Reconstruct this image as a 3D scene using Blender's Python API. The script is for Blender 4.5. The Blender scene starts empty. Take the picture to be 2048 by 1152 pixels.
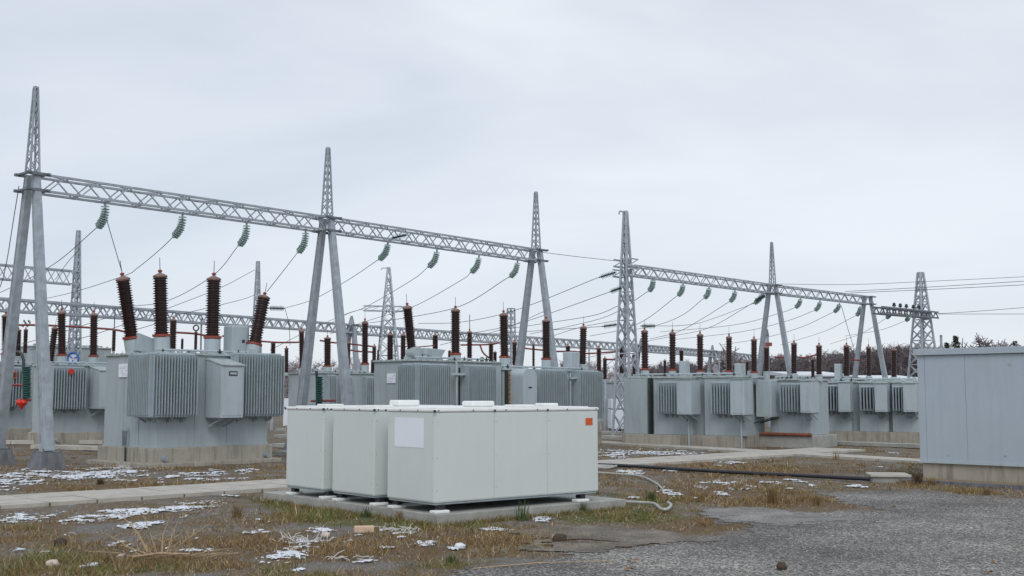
import bpy, math, random
import numpy as np
from mathutils import Vector, Matrix
sc = bpy.context.scene
col = sc.collection
R = math.radians
# ------------------------------------------------------------------ camera
F = 2300.0                      # focal length in photo pixels (photo 2048 x 1152)
HOR = 790.0
EYE = 1.8
TH = math.atan((HOR - 576) / F)
cam_d = bpy.data.cameras.new("Camera")
cam = bpy.data.objects.new("Camera", cam_d)
col.objects.link(cam)
cam_d.sensor_width = 36.0
cam_d.lens = F * 36.0 / 2048
cam_d.clip_start = 0.1
cam_d.clip_end = 3000
cam.location = (0, 0, EYE)
cam.rotation_euler = (R(90) + TH, 0, 0)
sc.camera = cam
# ------------------------------------------------------------------ world
SUN_EL, SUN_AZ = R(42), R(176)   # azimuth clockwise from +Y
w = bpy.data.worlds.new("World"); sc.world = w; w.use_nodes = True
nt = w.node_tree; N = nt.nodes; N.clear()
def nd(t, **k):
    n = N.new(t)
    for a, b in k.items(): setattr(n, a, b)
    return n
out = nd('ShaderNodeOutputWorld'); bg = nd('ShaderNodeBackground')
sky = nd('ShaderNodeTexSky', sky_type='NISHITA', sun_disc=False)
sky.sun_elevation = SUN_EL; sky.sun_rotation = SUN_AZ
tc = nd('ShaderNodeTexCoord')
mp = nd('ShaderNodeMapping'); mp.inputs['Scale'].default_value = (1.1, 1.1, 3.6); mp.inputs['Rotation'].default_value = (0, R(12), R(20))
nz = nd('ShaderNodeTexNoise'); nz.inputs['Scale'].default_value = 1.25; nz.inputs['Detail'].default_value = 5; nz.inputs['Roughness'].default_value = 0.52; nz.inputs['Distortion'].default_value = 0.35
rp = nd('ShaderNodeValToRGB')
rp.color_ramp.elements[0].position = 0.34; rp.color_ramp.elements[0].color = (5.35, 5.95, 6.85, 1)
rp.color_ramp.elements[1].position = 0.68; rp.color_ramp.elements[1].color = (8.1, 8.5, 8.95, 1)
hz = nd('ShaderNodeSeparateXYZ')
hr = nd('ShaderNodeValToRGB')     # paler band low over the horizon
hr.color_ramp.elements[0].position = 0.0; hr.color_ramp.elements[0].color = (0.55,)*3 + (1,)
hr.color_ramp.elements[1].position = 0.22; hr.color_ramp.elements[1].color = (0,)*3 + (1,)
mxh = nd('ShaderNodeMix', data_type='RGBA'); mxh.inputs[7].default_value = (7.3, 7.75, 8.6, 1)
mx = nd('ShaderNodeMix', data_type='RGBA'); mx.inputs[0].default_value = 0.86
L = nt.links.new
L(tc.outputs['Generated'], mp.inputs[0]); L(mp.outputs[0], nz.inputs['Vector']); L(nz.outputs[0], rp.inputs[0])
L(tc.outputs['Generated'], hz.inputs[0]); L(hz.outputs['Z'], hr.inputs[0])
L(hr.outputs[0], mxh.inputs[0]); L(rp.outputs[0], mxh.inputs[6])
L(sky.outputs[0], mx.inputs[6]); L(mxh.outputs[2], mx.inputs[7])
L(mx.outputs[2], bg.inputs[0]); bg.inputs[1].default_value = 0.111
L(bg.outputs[0], out.inputs[0])
# ------------------------------------------------------------------ sun
sd = bpy.data.lights.new("Sun", 'SUN'); sd.energy = 1.15; sd.angle = R(30); sd.color = (1, .97, .93)
sun = bpy.data.objects.new("Sun", sd); col.objects.link(sun)
sdir = Vector((math.sin(SUN_AZ) * math.cos(SUN_EL), math.cos(SUN_AZ) * math.cos(SUN_EL), math.sin(SUN_EL)))
sun.rotation_euler = sdir.to_track_quat('Z', 'Y').to_euler()
sun.location = (0, 0, 50)
sc.view_settings.view_transform = 'Standard'; sc.view_settings.look = 'None'
sc.view_settings.exposure = 0.0; sc.view_settings.gamma = 1.0
sc.render.engine = 'CYCLES'
try:
    sc.cycles.use_denoising = True
    sc.cycles.max_bounces = 6
except Exception: pass

# ------------------------------------------------------------------ surveying helpers (photo measurements -> metres)
cT, sT = math.cos(TH), math.sin(TH)
def ray(px, py):
    x = (px - 1024) / F; y = (576 - py) / F
    return Vector((x, cT - y * sT, sT + y * cT))
def P(px, py, D):                # point at forward distance D
    d = ray(px, py); t = D / d.y
    return Vector((d.x * t, D, EYE + d.z * t))
def G(px, py, z=0.0):            # point on a level plane
    d = ray(px, py); t = (z - EYE) / d.z
    return Vector((d.x * t, d.y * t, z))
class Frame:                     # local x along azimuth az, local y 90 deg left of it (away)
    def __init__(s, O, az):
        s.O = Vector((O[0], O[1], 0)); s.az = R(az)
        s.u = Vector((math.sin(s.az), math.cos(s.az), 0)); s.v = Vector((-math.cos(s.az), math.sin(s.az), 0))
    def W(s, x, y, z): return s.O + s.u * x + s.v * y + Vector((0, 0, z))
    def front(s, px, py, y0=0.0):
        d = ray(px, py); C0 = Vector((0, 0, EYE)); p0 = s.O + s.v * y0
        t = (p0 - C0).dot(s.v) / d.dot(s.v); q = C0 + d * t - s.O
        return q.dot(s.u), q.z
    def side(s, px, py, x0=0.0):
        d = ray(px, py); C0 = Vector((0, 0, EYE)); p0 = s.O + s.u * x0
        t = (p0 - C0).dot(s.u) / d.dot(s.u); q = C0 + d * t - s.O
        return q.dot(s.v), q.z
    def rotz(s): return R(90) - s.az
def tag(o, label=None, cat=None, group=None, kind=None):
    if label: o['label'] = label
    if cat: o['category'] = cat
    if group: o['group'] = group
    if kind: o['kind'] = kind
    return o
def empty(name, loc, rz=0.0, **k):
    o = bpy.data.objects.new(name, None); col.objects.link(o); o.location = loc; o.rotation_euler = (0, 0, rz)
    o.empty_display_size = 0.2
    return tag(o, **k)

# ------------------------------------------------------------------ materials
def mat(name, base, rough=0.6, metal=0.0, var=0.12, scale=3.0, dirt=None, dirt_amt=0.0, streak=False, bump=0.0, bscale=40, spec=0.5, coat=0.0, var2=None, trans=0.0):
    m = bpy.data.materials.new(name); m.use_nodes = True
    t = m.node_tree; n = t.nodes; l = t.links.new
    b = n['Principled BSDF']
    b.inputs['Roughness'].default_value = rough; b.inputs['Metallic'].default_value = metal
    b.inputs['Specular IOR Level'].default_value = spec
    if coat: b.inputs['Coat Weight'].default_value = coat
    if trans: b.inputs['Transmission Weight'].default_value = trans
    c = n.new('ShaderNodeTexCoord'); g = n.new('ShaderNodeNewGeometry')
    nz = n.new('ShaderNodeTexNoise'); nz.inputs['Scale'].default_value = scale; nz.inputs['Detail'].default_value = 8; nz.inputs['Roughness'].default_value = 0.6
    l(g.outputs['Position'], nz.inputs['Vector'])
    r = n.new('ShaderNodeValToRGB')
    lo = tuple(max(0, x * (1 - var)) for x in base); hi = tuple(min(1, x * (1 + var)) for x in base)
    if var2: hi = var2
    r.color_ramp.elements[0].position = .3; r.color_ramp.elements[0].color = lo + (1,)
    r.color_ramp.elements[1].position = .7; r.color_ramp.elements[1].color = hi + (1,)
    l(nz.outputs[0], r.inputs[0]); last = r.outputs[0]
    if dirt:
        d = n.new('ShaderNodeTexNoise'); d.inputs['Detail'].default_value = 9; d.inputs['Roughness'].default_value = .65
        mm = n.new('ShaderNodeMapping'); mm.inputs['Scale'].default_value = (5, 5, .5) if streak else (1.6, 1.6, 1.6)
        d.inputs['Scale'].default_value = 1.5
        l(g.outputs['Position'], mm.inputs[0]); l(mm.outputs[0], d.inputs['Vector'])
        rr = n.new('ShaderNodeValToRGB'); rr.color_ramp.elements[0].position = .48; rr.color_ramp.elements[0].color = (0, 0, 0, 1)
        rr.color_ramp.elements[1].position = .72; rr.color_ramp.elements[1].color = (dirt_amt,) * 3 + (1,)
        l(d.outputs[0], rr.inputs[0])
        x = n.new('ShaderNodeMix'); x.data_type = 'RGBA'; x.inputs[7].default_value = tuple(dirt) + (1,)
        l(rr.outputs[0], x.inputs[0]); l(last, x.inputs[6]); last = x.outputs[2]
    l(last, b.inputs['Base Color'])
    if bump:
        bn = n.new('ShaderNodeTexNoise'); bn.inputs['Scale'].default_value = bscale; bn.inputs['Detail'].default_value = 5
        l(g.outputs['Position'], bn.inputs['Vector'])
        bp = n.new('ShaderNodeBump'); bp.inputs['Strength'].default_value = bump; bp.inputs['Distance'].default_value = .02
        l(bn.outputs[0], bp.inputs['Height']); l(bp.outputs[0], b.inputs['Normal'])
    return m
M = {}
M['paint'] = mat('grey_paint', (.37, .43, .455), .42, var=.05, scale=1.2, dirt=(.22, .25, .24), dirt_amt=.42, streak=True, bump=.08, bscale=6)
M['paint2'] = mat('grey_paint_pale', (.415, .48, .515), .42, var=.05, scale=2, dirt=(.25, .27, .26), dirt_amt=.35, streak=True)
M['lid'] = mat('grey_lid', (.40, .46, .46), .5, var=.2, scale=4, dirt=(.16, .16, .15), dirt_amt=.5)
M['fins'] = mat('radiator_paint', (.325, .39, .42), .42, var=.08, scale=4, dirt=(.17, .19, .19), dirt_amt=.4, streak=True)
M['bluegrey'] = mat('bluegrey_panel', (.40, .465, .525), .45, var=.04, scale=.9, dirt=(.32, .37, .42), dirt_amt=.35, streak=True)
M['cream'] = mat('cream_paint', (.64, .69, .68), .4, var=.02, scale=1.5, dirt=(.50, .51, .475), dirt_amt=.13, streak=True, bump=.05, bscale=3)
M['white'] = mat('white_lid', (.80, .82, .80), .45, var=.05, scale=6)
M['paper'] = mat('paper', (.82, .86, .93), .8, var=.02)
M['steel'] = mat('galvanised_steel', (.365, .405, .445), .46, metal=.3, var=.2, scale=5, dirt=(.22, .24, .26), dirt_amt=.4, streak=True, bump=.05)
M['steeld'] = mat('dull_steel_and_slot_shade', (.17, .19, .215), .5, metal=.3, var=.25, scale=5)
M['lattice'] = mat('lattice_steel', (.42, .46, .505), .5, metal=.3, var=.2, scale=3)
M['brown'] = mat('brown_porcelain', (.030, .0125, .0115), .3, var=.3, scale=6, spec=.6)
M['red'] = mat('red_flange', (.27, .058, .038), .5, var=.25, scale=12)
M['redpipe'] = mat('red_pipe', (.22, .045, .04), .5, var=.25, scale=5)
M['cap'] = mat('dusty_cap', (.25, .155, .14), .6, var=.25, scale=14)
M['glass'] = mat('green_glass', (.15, .275, .25), .12, var=.35, scale=30, spec=.8, coat=.4, var2=(.50, .66, .62))
M['glassd'] = mat('dark_green_glass', (.035, .12, .11), .15, var=.3, scale=20, spec=.8, coat=.4)
M['wire'] = mat('wire', (.11, .115, .13), .5, metal=.3, var=.1)
M['black'] = mat('black_rubber', (.018, .02, .026), .4, var=.3)
M['dark'] = mat('dark_fitting_and_gap_shade', (.04, .05, .05), .5, var=.3)
M['conc'] = mat('concrete', (.36, .335, .285), .85, var=.12, scale=3, dirt=(.17, .15, .12), dirt_amt=.9, streak=True, bump=.25, bscale=25)
M['concg'] = mat('grey_concrete', (.37, .37, .345), .85, var=.14, scale=3, dirt=(.21, .21, .19), dirt_amt=.7, bump=.3, bscale=25)
M['concd'] = mat('dark_concrete', (.16, .165, .18), .8, var=.2, scale=4, dirt=(.06, .06, .065), dirt_amt=.8, streak=True, bump=.2)
M['snow'] = mat('snow', (.72, .75, .80), .6, var=.14, scale=9, bump=.4, bscale=60)
M['rust'] = mat('rust', (.22, .075, .04), .8, var=.4, scale=10, bump=.2)
M['orange'] = mat('orange_label', (.62, .11, .02), .5, var=.06)
M['redsign'] = mat('red_paint', (.62, .03, .02), .4, var=.1)
M['blue'] = mat('blue_paint', (.03, .16, .55), .5, var=.1)
M['ochre'] = mat('ochre', (.38, .23, .09), .7, var=.3, scale=30)
M['card'] = mat('cardboard', (.62, .45, .32), .8, var=.08)
M['straw'] = mat('straw', (.42, .31, .19), .8, var=.3, scale=30)
M['leaf'] = mat('dead_leaf', (.22, .11, .055), .8, var=.3, scale=30)
M['soil'] = mat('soil_clod', (.07, .048, .035), .9, var=.3, scale=30, bump=.6, bscale=60)
M['stone'] = mat('stone', (.30, .29, .27), .85, var=.35, scale=9, bump=.3)
M['gravelstone'] = mat('gravel_stones', (.06, .058, .057), .85, var=.1, scale=33, var2=(.55, .54, .52))
M['pale'] = mat('pale_stone', (.60, .50, .43), .8, var=.1, scale=9, bump=.2)
M['bark'] = mat('bare_twigs', (.16, .135, .142), .9, var=.35, scale=.6)
M['barkp'] = mat('frosted_twigs', (.36, .33, .35), .9, var=.3, scale=.6)
M['needle'] = mat('conifer_needles', (.035, .05, .038), .9, var=.4, scale=3)
M['hose'] = mat('white_hose', (.42, .43, .41), .5, var=.2, scale=10)

# ------------------------------------------------------------------ mesh builder
class MB:
    def __init__(s): s.v = []; s.f = []
    def add(s, vs, fs):
        b = len(s.v); s.v += [tuple(p) for p in vs]; s.f += [tuple(b + i for i in q) for q in fs]; return s
    def box(s, x0, x1, y0, y1, z0, z1):
        return s.add([(x0,y0,z0),(x1,y0,z0),(x1,y1,z0),(x0,y1,z0),(x0,y0,z1),(x1,y0,z1),(x1,y1,z1),(x0,y1,z1)],
                     [(0,3,2,1),(4,5,6,7),(0,1,5,4),(1,2,6,5),(2,3,7,6),(3,0,4,7)])
    def bar(s, p, q, w, h=None):
        p = Vector(p); q = Vector(q); d = (q - p)
        if d.length < 1e-6: return s
        d.normalize(); h = h or w
        up = Vector((0, 0, 1)) if abs(d.z) < .95 else Vector((1, 0, 0))
        a = d.cross(up).normalized() * (w / 2); b = a.cross(d).normalized() * (h / 2)
        vs = [p-a-b, p+a-b, p+a+b, p-a+b, q-a-b, q+a-b, q+a+b, q-a+b]
        return s.add(vs, [(0,1,2,3),(7,6,5,4),(0,4,5,1),(1,5,6,2),(2,6,7,3),(3,7,4,0)])
    def angle(s, p, q, w, t=.012):     # L-section
        p = Vector(p); q = Vector(q); d = (q - p).normalized()
        up = Vector((0, 0, 1)) if abs(d.z) < .95 else Vector((1, 0, 0))
        a = d.cross(up).normalized(); b = a.cross(d).normalized()
        s.bar(p, q, w, t) if abs(d.z) < .95 else s.bar(p, q, w, t)
        s.bar(p + a*(w/2-t/2) + b*(w/2+t/2), q + a*(w/2-t/2) + b*(w/2+t/2), t, w)
        return s
    def tube(s, pts, r, n=6, cap=True):
        pts = [Vector(p) for p in pts]; rings = []
        rr = r if isinstance(r, (list, tuple)) else [r] * len(pts)
        prev = None
        for i, p in enumerate(pts):
            d = (pts[min(i+1, len(pts)-1)] - pts[max(i-1, 0)]).normalized()
            if prev is None:
                up = Vector((0, 0, 1)) if abs(d.z) < .9 else Vector((1, 0, 0))
                a = d.cross(up).normalized()
            else: a = (prev - d * prev.dot(d)).normalized()
            prev = a; b = d.cross(a)
            rings.append([p + (a * math.cos(2*math.pi*k/n) + b * math.sin(2*math.pi*k/n)) * rr[i] for k in range(n)])
        vs = [v for rg in rings for v in rg]; fs = []
        for i in range(len(pts)-1):
            for k in range(n):
                fs.append((i*n+k, i*n+(k+1)%n, (i+1)*n+(k+1)%n, (i+1)*n+k))
        if cap:
            fs.append(tuple(range(n))[::-1]); fs.append(tuple((len(pts)-1)*n+k for k in range(n)))
        return s.add(vs, fs)
    def lathe(s, prof, n=16, c=(0,0,0), M_=None):
        vs = []; fs = []
        for r, z in prof:
            for k in range(n):
                v = Vector((r*math.cos(2*math.pi*k/n), r*math.sin(2*math.pi*k/n), z))
                if M_ is not None: v = M_ @ v
                vs.append(v + Vector(c))
        for i in range(len(prof)-1):
            for k in range(n): fs.append((i*n+k, i*n+(k+1)%n, (i+1)*n+(k+1)%n, (i+1)*n+k))
        fs.append(tuple(range(n))[::-1]); fs.append(tuple((len(prof)-1)*n+k for k in range(n)))
        return s.add(vs, fs)
    def mesh(s, name):
        me = bpy.data.meshes.new(name); me.from_pydata(s.v, [], s.f); me.update(); return me
    def build(s, name, m, parent=None, bevel=0, smooth=False, seg=2):
        me = s.mesh(name); me.materials.append(M[m] if isinstance(m, str) else m)
        o = bpy.data.objects.new(name, me); col.objects.link(o)
        if parent: o.parent = parent
        if smooth:
            me.polygons.foreach_set('use_smooth', [True] * len(me.polygons))
            if hasattr(me, 'set_sharp_from_angle'): me.set_sharp_from_angle(angle=R(38))
        if bevel:
            b = o.modifiers.new('Bevel', 'BEVEL'); b.width = bevel; b.segments = seg; b.limit_method = 'ANGLE'
            b.harden_normals = False
        return o
def inst(name, me, parent=None, loc=(0,0,0)):
    o = bpy.data.objects.new(name, me); col.objects.link(o)
    if parent: o.parent = parent
    o.location = loc
    return o
def local_frame_build(mb, O, rz):     # world-space verts -> local of a root at O
    Mi = (Matrix.Translation(O) @ Matrix.Rotation(rz, 4, 'Z')).inverted()
    mb.v = [tuple(Mi @ Vector(p)) for p in mb.v]; return mb

# value noise
rng = np.random.default_rng(7)
_tab = rng.random((256, 256))
def vnoise(x, y):
    xi = np.floor(x).astype(int); yi = np.floor(y).astype(int); fx = x - xi; fy = y - yi
    fx = fx*fx*(3-2*fx); fy = fy*fy*(3-2*fy)
    a = _tab[xi % 256, yi % 256]; b = _tab[(xi+1) % 256, yi % 256]; c = _tab[xi % 256, (yi+1) % 256]; d = _tab[(xi+1) % 256, (yi+1) % 256]
    return (a*(1-fx)+b*fx)*(1-fy) + (c*(1-fx)+d*fx)*fy
def fbm(x, y, o=4):
    s = 0; a = .5; t = 0
    for i in range(o):
        s = s + a * vnoise(x * 2**i + 13.7*i, y * 2**i + 7.3*i); t += a; a *= .5
    return s / t

# ================================================================== GROUND
def add_color_attr(me, name, cols):
    at = me.attributes.new(name, 'FLOAT_COLOR', 'POINT')
    at.data.foreach_set('color', np.ascontiguousarray(cols, dtype=np.float32).ravel())
def px_of(x, y, z=0.0):
    dz = z - EYE; d = y * cT + dz * sT; up = -y * sT + dz * cT
    return 1024 + F * x / d, 576 - F * up / d
def ground_height(x, y): return (fbm(x*1.3, y*1.3) - .5) * .05 + (fbm(x*6, y*6, 2) - .5) * .018
xs = np.concatenate([[-900, -300, -120, -60], np.arange(-30, -12, .25), np.arange(-12, 15, .12), np.arange(15, 30.01, .25), [45, 60, 120, 300, 900]])
ys = np.concatenate([[-40, -5, 4], np.arange(8, 24, .12), np.arange(24, 46, .25), [50, 60, 80, 120, 200, 400, 1200]])
X, Y = np.meshgrid(xs, ys)
inn = (np.abs(X) < 29.5) & (Y > 8.1) & (Y < 45)
Z = np.where(inn, ground_height(X, Y) - .012, 0.0)
gp = [(700,1420),(790,1190),(863,1152),(1004,1128),(1215,1101),(1380,1080),(1500,1062),(1440,1040),(1400,1022),(1560,1026),(1740,1019),(1660,1002),(1630,988),(1750,978),(1850,984),(1960,992),(2100,1000),(3000,1050),(3600,1420)]
GRAV = [G(*p) for p in gp]
def polydist(x, y, poly):     # signed distance, positive inside
    d = np.full(x.shape, 1e9); n = len(poly); c = np.zeros(x.shape, bool)
    for i in range(n):
        x1, y1 = poly[i][0], poly[i][1]; x2, y2 = poly[(i+1) % n][0], poly[(i+1) % n][1]
        dx, dy = x2-x1, y2-y1; t = np.clip(((x-x1)*dx+(y-y1)*dy)/(dx*dx+dy*dy+1e-12), 0, 1)
        d = np.minimum(d, np.hypot(x-x1-t*dx, y-y1-t*dy))
        if abs(dy) > 1e-9: c ^= ((y1 > y) != (y2 > y)) & (x < dx*(y-y1)/dy+x1)
    return np.where(c, d, -d)
def edge_noise(x, y): return (fbm(x*1.1+5, y*1.1, 4)-.5)*1.1 + (fbm(x*7, y*7, 2)-.5)*.30
def patch_field(x, y, poly, k=1.0): return polydist(x, y, poly) + edge_noise(x, y)*k
Z = np.where(inn, Z*(1-np.clip((patch_field(X, Y, GRAV)+.5)/.4, 0, 1)), Z)
nx, ny = len(xs), len(ys)
me = bpy.data.meshes.new('ground')
idx = np.arange(nx*ny).reshape(ny, nx)
fc = np.stack([idx[:-1, :-1], idx[:-1, 1:], idx[1:, 1:], idx[1:, :-1]], -1).reshape(-1, 4)
me.from_pydata(np.stack([X, Y, Z], -1).reshape(-1, 3).tolist(), [], fc.tolist())
me.polygons.foreach_set('use_smooth', [True]*len(me.polygons))
def ground_mat():
    m = bpy.data.materials.new('winter_ground'); m.use_nodes = True
    t = m.node_tree; n = t.nodes; l = t.links.new; b = n['Principled BSDF']; b.inputs['Roughness'].default_value = .95; b.inputs['Specular IOR Level'].default_value = .2
    g = n.new('ShaderNodeNewGeometry')
    def noise(s, d=8, r=.6, dist=0):
        z = n.new('ShaderNodeTexNoise'); z.inputs['Scale'].default_value = s; z.inputs['Detail'].default_value = d; z.inputs['Roughness'].default_value = r; z.inputs['Distortion'].default_value = dist
        l(g.outputs['Position'], z.inputs['Vector']); return z.outputs[0]
    def ramp(src, *st):
        r = n.new('ShaderNodeValToRGB'); e = r.color_ramp.elements
        while len(e) < len(st): e.new(.5)
        for i, (p, c) in enumerate(st): e[i].position = p; e[i].color = (c if isinstance(c, tuple) else (c,)*3) + (1,)
        l(src, r.inputs[0]); return r.outputs[0]
    def mix(f, a, c):
        x = n.new('ShaderNodeMix'); x.data_type = 'RGBA'; l(f, x.inputs[0]); l(a, x.inputs[6]); l(c, x.inputs[7]); return x.outputs[2]
    fine = ramp(noise(45, 6, .75), (.3, (.05, .038, .028)), (.5, (.165, .128, .092)), (.72, (.40, .33, .25)))
    grit = ramp(noise(60, 6, .8), (.3, (.06, .056, .054)), (.52, (.20, .188, .175)), (.72, (.46, .44, .42)))
    ochre = ramp(noise(55, 6, .75), (.3, (.07, .048, .022)), (.55, (.19, .135, .06)), (.75, (.36, .27, .14)))
    olive = ramp(noise(55, 6, .75), (.3, (.03, .034, .012)), (.55, (.085, .085, .03)), (.75, (.17, .15, .06)))
    c1 = mix(ramp(noise(.75, 7, .62, .6), (.45, 0.), (.55, 1.)), fine, grit)
    c2 = mix(ramp(noise(.9, 8, .65, .8), (.5, 0.), (.6, .8)), c1, ochre)
    c3 = mix(ramp(noise(.55, 8, .65, .8), (.56, 0.), (.66, .8)), c2, olive)
    at = n.new('ShaderNodeAttribute'); at.attribute_name = 'Cover'; sp = n.new('ShaderNodeSeparateColor'); l(at.outputs['Color'], sp.inputs[0])
    def cover(ch, nzs):
        a = n.new('ShaderNodeMath'); a.operation = 'ADD'; l(sp.outputs[ch], a.inputs[0]); l(noise(nzs, 8, .7), a.inputs[1])
        return ramp(a.outputs[0], (.82, 0.), (1.05, .85))
    rust = ramp(noise(50, 6, .75), (.3, (.07, .04, .018)), (.55, (.17, .115, .06)), (.75, (.34, .25, .15)))
    moss = ramp(noise(50, 6, .75), (.3, (.045, .05, .015)), (.55, (.14, .135, .04)), (.75, (.25, .22, .08)))
    c4 = mix(cover(1, 2.2), c3, rust); c5 = mix(cover(0, 2.6), c4, moss)
    l(c5, b.inputs['Base Color'])
    bp = n.new('ShaderNodeBump'); bp.inputs['Strength'].default_value = .8; bp.inputs['Distance'].default_value = .03
    l(noise(35, 6, .75), bp.inputs['Height']); l(bp.outputs[0], b.inputs['Normal'])
    return m
def blob(PX, PY, lst):
    w_ = np.zeros(PX.shape)
    for (cx, cy, rx, ry, k) in lst:
        w_ = np.maximum(w_, k*np.exp(-(((PX-cx)/rx)**2+((PY-cy)/ry)**2)))
    return w_
GREEN = [(640,1032,100,14,1),(800,1050,110,13,1),(1300,1006,55,10,1),(1290,1034,80,14,1),(560,1008,50,12,.7),(1180,1037,70,9,1),(110,1120,90,18,.9),(200,1140,120,14,.7),(350,1135,60,12,.6),(60,1050,60,8,.4),(400,1010,40,7,.5),(20,1140,60,20,.6),(560,1140,60,12,.7),(900,1130,50,10,.8),(640,1150,60,10,.6),(950,1052,70,9,.8),(700,1045,120,10,.8)]
OCHRE = [(1400,1048,120,16,1),(1380,985,130,18,.8),(1600,1003,150,12,1),(1500,940,300,16,.7),(300,935,300,6,.7),(1550,990,80,14,1),(1840,965,40,10,1),(1950,982,60,6,.8),(250,975,260,10,.8),(1000,1080,200,18,.8),(300,1120,260,30,.8),(750,1100,200,25,.9),(1500,880,300,8,.8),(80,1060,120,20,.5),(500,1085,150,30,.7)]
gx_, gy_ = px_of(X, np.maximum(Y, 5)); gmask = (Y > 8)
gcol = np.stack([blob(gx_, gy_, GREEN)*gmask, blob(gx_, gy_, OCHRE)*gmask, np.zeros(X.shape), np.ones(X.shape)], -1)
add_color_attr(me, 'Cover', gcol.reshape(-1, 4))
me.materials.append(ground_mat())
o = bpy.data.objects.new('ground', me); col.objects.link(o); tag(o, kind='structure')

def speckle_mat(name, stops, scale, big, bump=.8, rough=.85):
    m = bpy.data.materials.new(name); m.use_nodes = True
    t = m.node_tree; n = t.nodes; l = t.links.new; b = n['Principled BSDF']; b.inputs['Roughness'].default_value = rough
    g = n.new('ShaderNodeNewGeometry')
    v = n.new('ShaderNodeTexVoronoi'); v.inputs['Scale'].default_value = scale; l(g.outputs['Position'], v.inputs['Vector'])
    sp = n.new('ShaderNodeSeparateColor'); l(v.outputs['Color'], sp.inputs[0])
    r = n.new('ShaderNodeValToRGB'); e = r.color_ramp.elements
    while len(e) < len(stops): e.new(.5)
    for i, (p, c) in enumerate(stops): e[i].position = p; e[i].color = c + (1,)
    l(sp.outputs[0], r.inputs[0])
    z = n.new('ShaderNodeTexNoise'); z.inputs['Scale'].default_value = big; z.inputs['Detail'].default_value = 7; z.inputs['Roughness'].default_value = .6; l(g.outputs['Position'], z.inputs['Vector'])
    r2 = n.new('ShaderNodeValToRGB'); r2.color_ramp.elements[0].position = .38; r2.color_ramp.elements[0].color = (.52, .51, .50, 1); r2.color_ramp.elements[1].position = .65; r2.color_ramp.elements[1].color = (1.15, 1.14, 1.12, 1)
    l(z.outputs[0], r2.inputs[0])
    x = n.new('ShaderNodeMix'); x.data_type = 'RGBA'; x.blend_type = 'MULTIPLY'; x.inputs[0].default_value = 1
    l(r.outputs[0], x.inputs[6]); l(r2.outputs[0], x.inputs[7]); l(x.outputs[2], b.inputs['Base Color'])
    bp = n.new('ShaderNodeBump'); bp.inputs['Strength'].default_value = bump; bp.inputs['Distance'].default_value = .015
    l(v.outputs['Distance'], bp.inputs['Height']); l(bp.outputs[0], b.inputs['Normal'])
    return m
M['gravel'] = speckle_mat('gravel', [(0, (.055, .051, .048)), (.35, (.145, .138, .130)), (.7, (.26, .248, .232)), (1, (.62, .59, .55))], 48, .45, 1.0)
M['dirtpatch'] = speckle_mat('dusty_track', [(0, (.12, .10, .08)), (.5, (.20, .175, .145)), (1, (.30, .265, .225))], 60, 1.2, .4)
M['greyfine'] = speckle_mat('fine_grit', [(0, (.15, .145, .14)), (.5, (.24, .232, .225)), (1, (.38, .37, .355))], 70, 1.0, .4)
def sheet(name, pts, z, m, jag=.12, kind='structure', seed=1, th=0):
    rr = random.Random(seed); out = []
    for i in range(len(pts)):
        a, b = Vector(pts[i]), Vector(pts[(i+1) % len(pts)]); n = max(1, int((b-a).length / .12)); n = min(n, 160)
        nrm = Vector((-(b-a).y, (b-a).x, 0)).normalized()
        for k in range(n):
            p = a.lerp(b, k/n) + nrm * (jag * (float(fbm(np.array(a.x + k*.35 + seed), np.array(a.y + seed), 3)) - .5) * 3 + rr.uniform(-.2, .2) * jag)
            out.append((p.x, p.y, z))
    mb = MB(); mb.add(out, [tuple(range(len(out)))])
    me = mb.mesh(name)
    import bmesh
    bm = bmesh.new(); bm.from_mesh(me); bmesh.ops.triangulate(bm, faces=bm.faces)
    for f in bm.faces:
        if f.normal.z < 0: f.normal_flip()
    bm.to_mesh(me); bm.free()
    me.materials.append(M[m]); o = bpy.data.objects.new(name, me); col.objects.link(o); tag(o, kind=kind); return o
def patch(name, poly, z, m, st, k=1.0):
    px = [p[0] for p in poly]; py = [p[1] for p in poly]
    gx = np.arange(max(-14, min(px)-1), min(24, max(px)+1), st); gy = np.arange(max(8.2, min(py)-1), max(py)+1, st)
    XX, YY = np.meshgrid(gx, gy); fl = patch_field(XX, YY, poly, k)
    ii = np.arange(XX.size).reshape(XX.shape); ok = (fl[:-1,:-1] > 0) & (fl[1:,1:] > 0) & (fl[1:,:-1] > 0) & (fl[:-1,1:] > 0)
    f = np.stack([ii[:-1,:-1], ii[:-1,1:], ii[1:,1:], ii[1:,:-1]], -1)[ok]; used, inv = np.unique(f, return_inverse=True)
    V = np.stack([XX, YY, np.full(XX.shape, z)], -1).reshape(-1, 3)[used]; V[:, :2] += rng.uniform(-st*.35, st*.35, (len(used), 2))
    me = bpy.data.meshes.new(name); me.from_pydata(V.tolist(), [], inv.reshape(-1, 4).tolist()); me.polygons.foreach_set('use_smooth', [True]*len(me.polygons))
    me.materials.append(M[m]); o = bpy.data.objects.new(name, me); col.objects.link(o); tag(o, kind='structure')
patch('gravel_yard', GRAV, .006, 'gravel', .06)
patch('dirt_track', [G(*p) for p in [(1100,1050),(1200,1056),(1300,1064),(1385,1080),(1290,1092),(1180,1104),(1100,1098),(1060,1068)]], .012, 'dirtpatch', .045, 1.2)
patch('grit_patch', [G(*p) for p in [(1405,1020),(1500,1018),(1640,1030),(1720,1042),(1640,1054),(1530,1056),(1450,1040)]], .010, 'greyfine', .045, 1.25)
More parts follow.
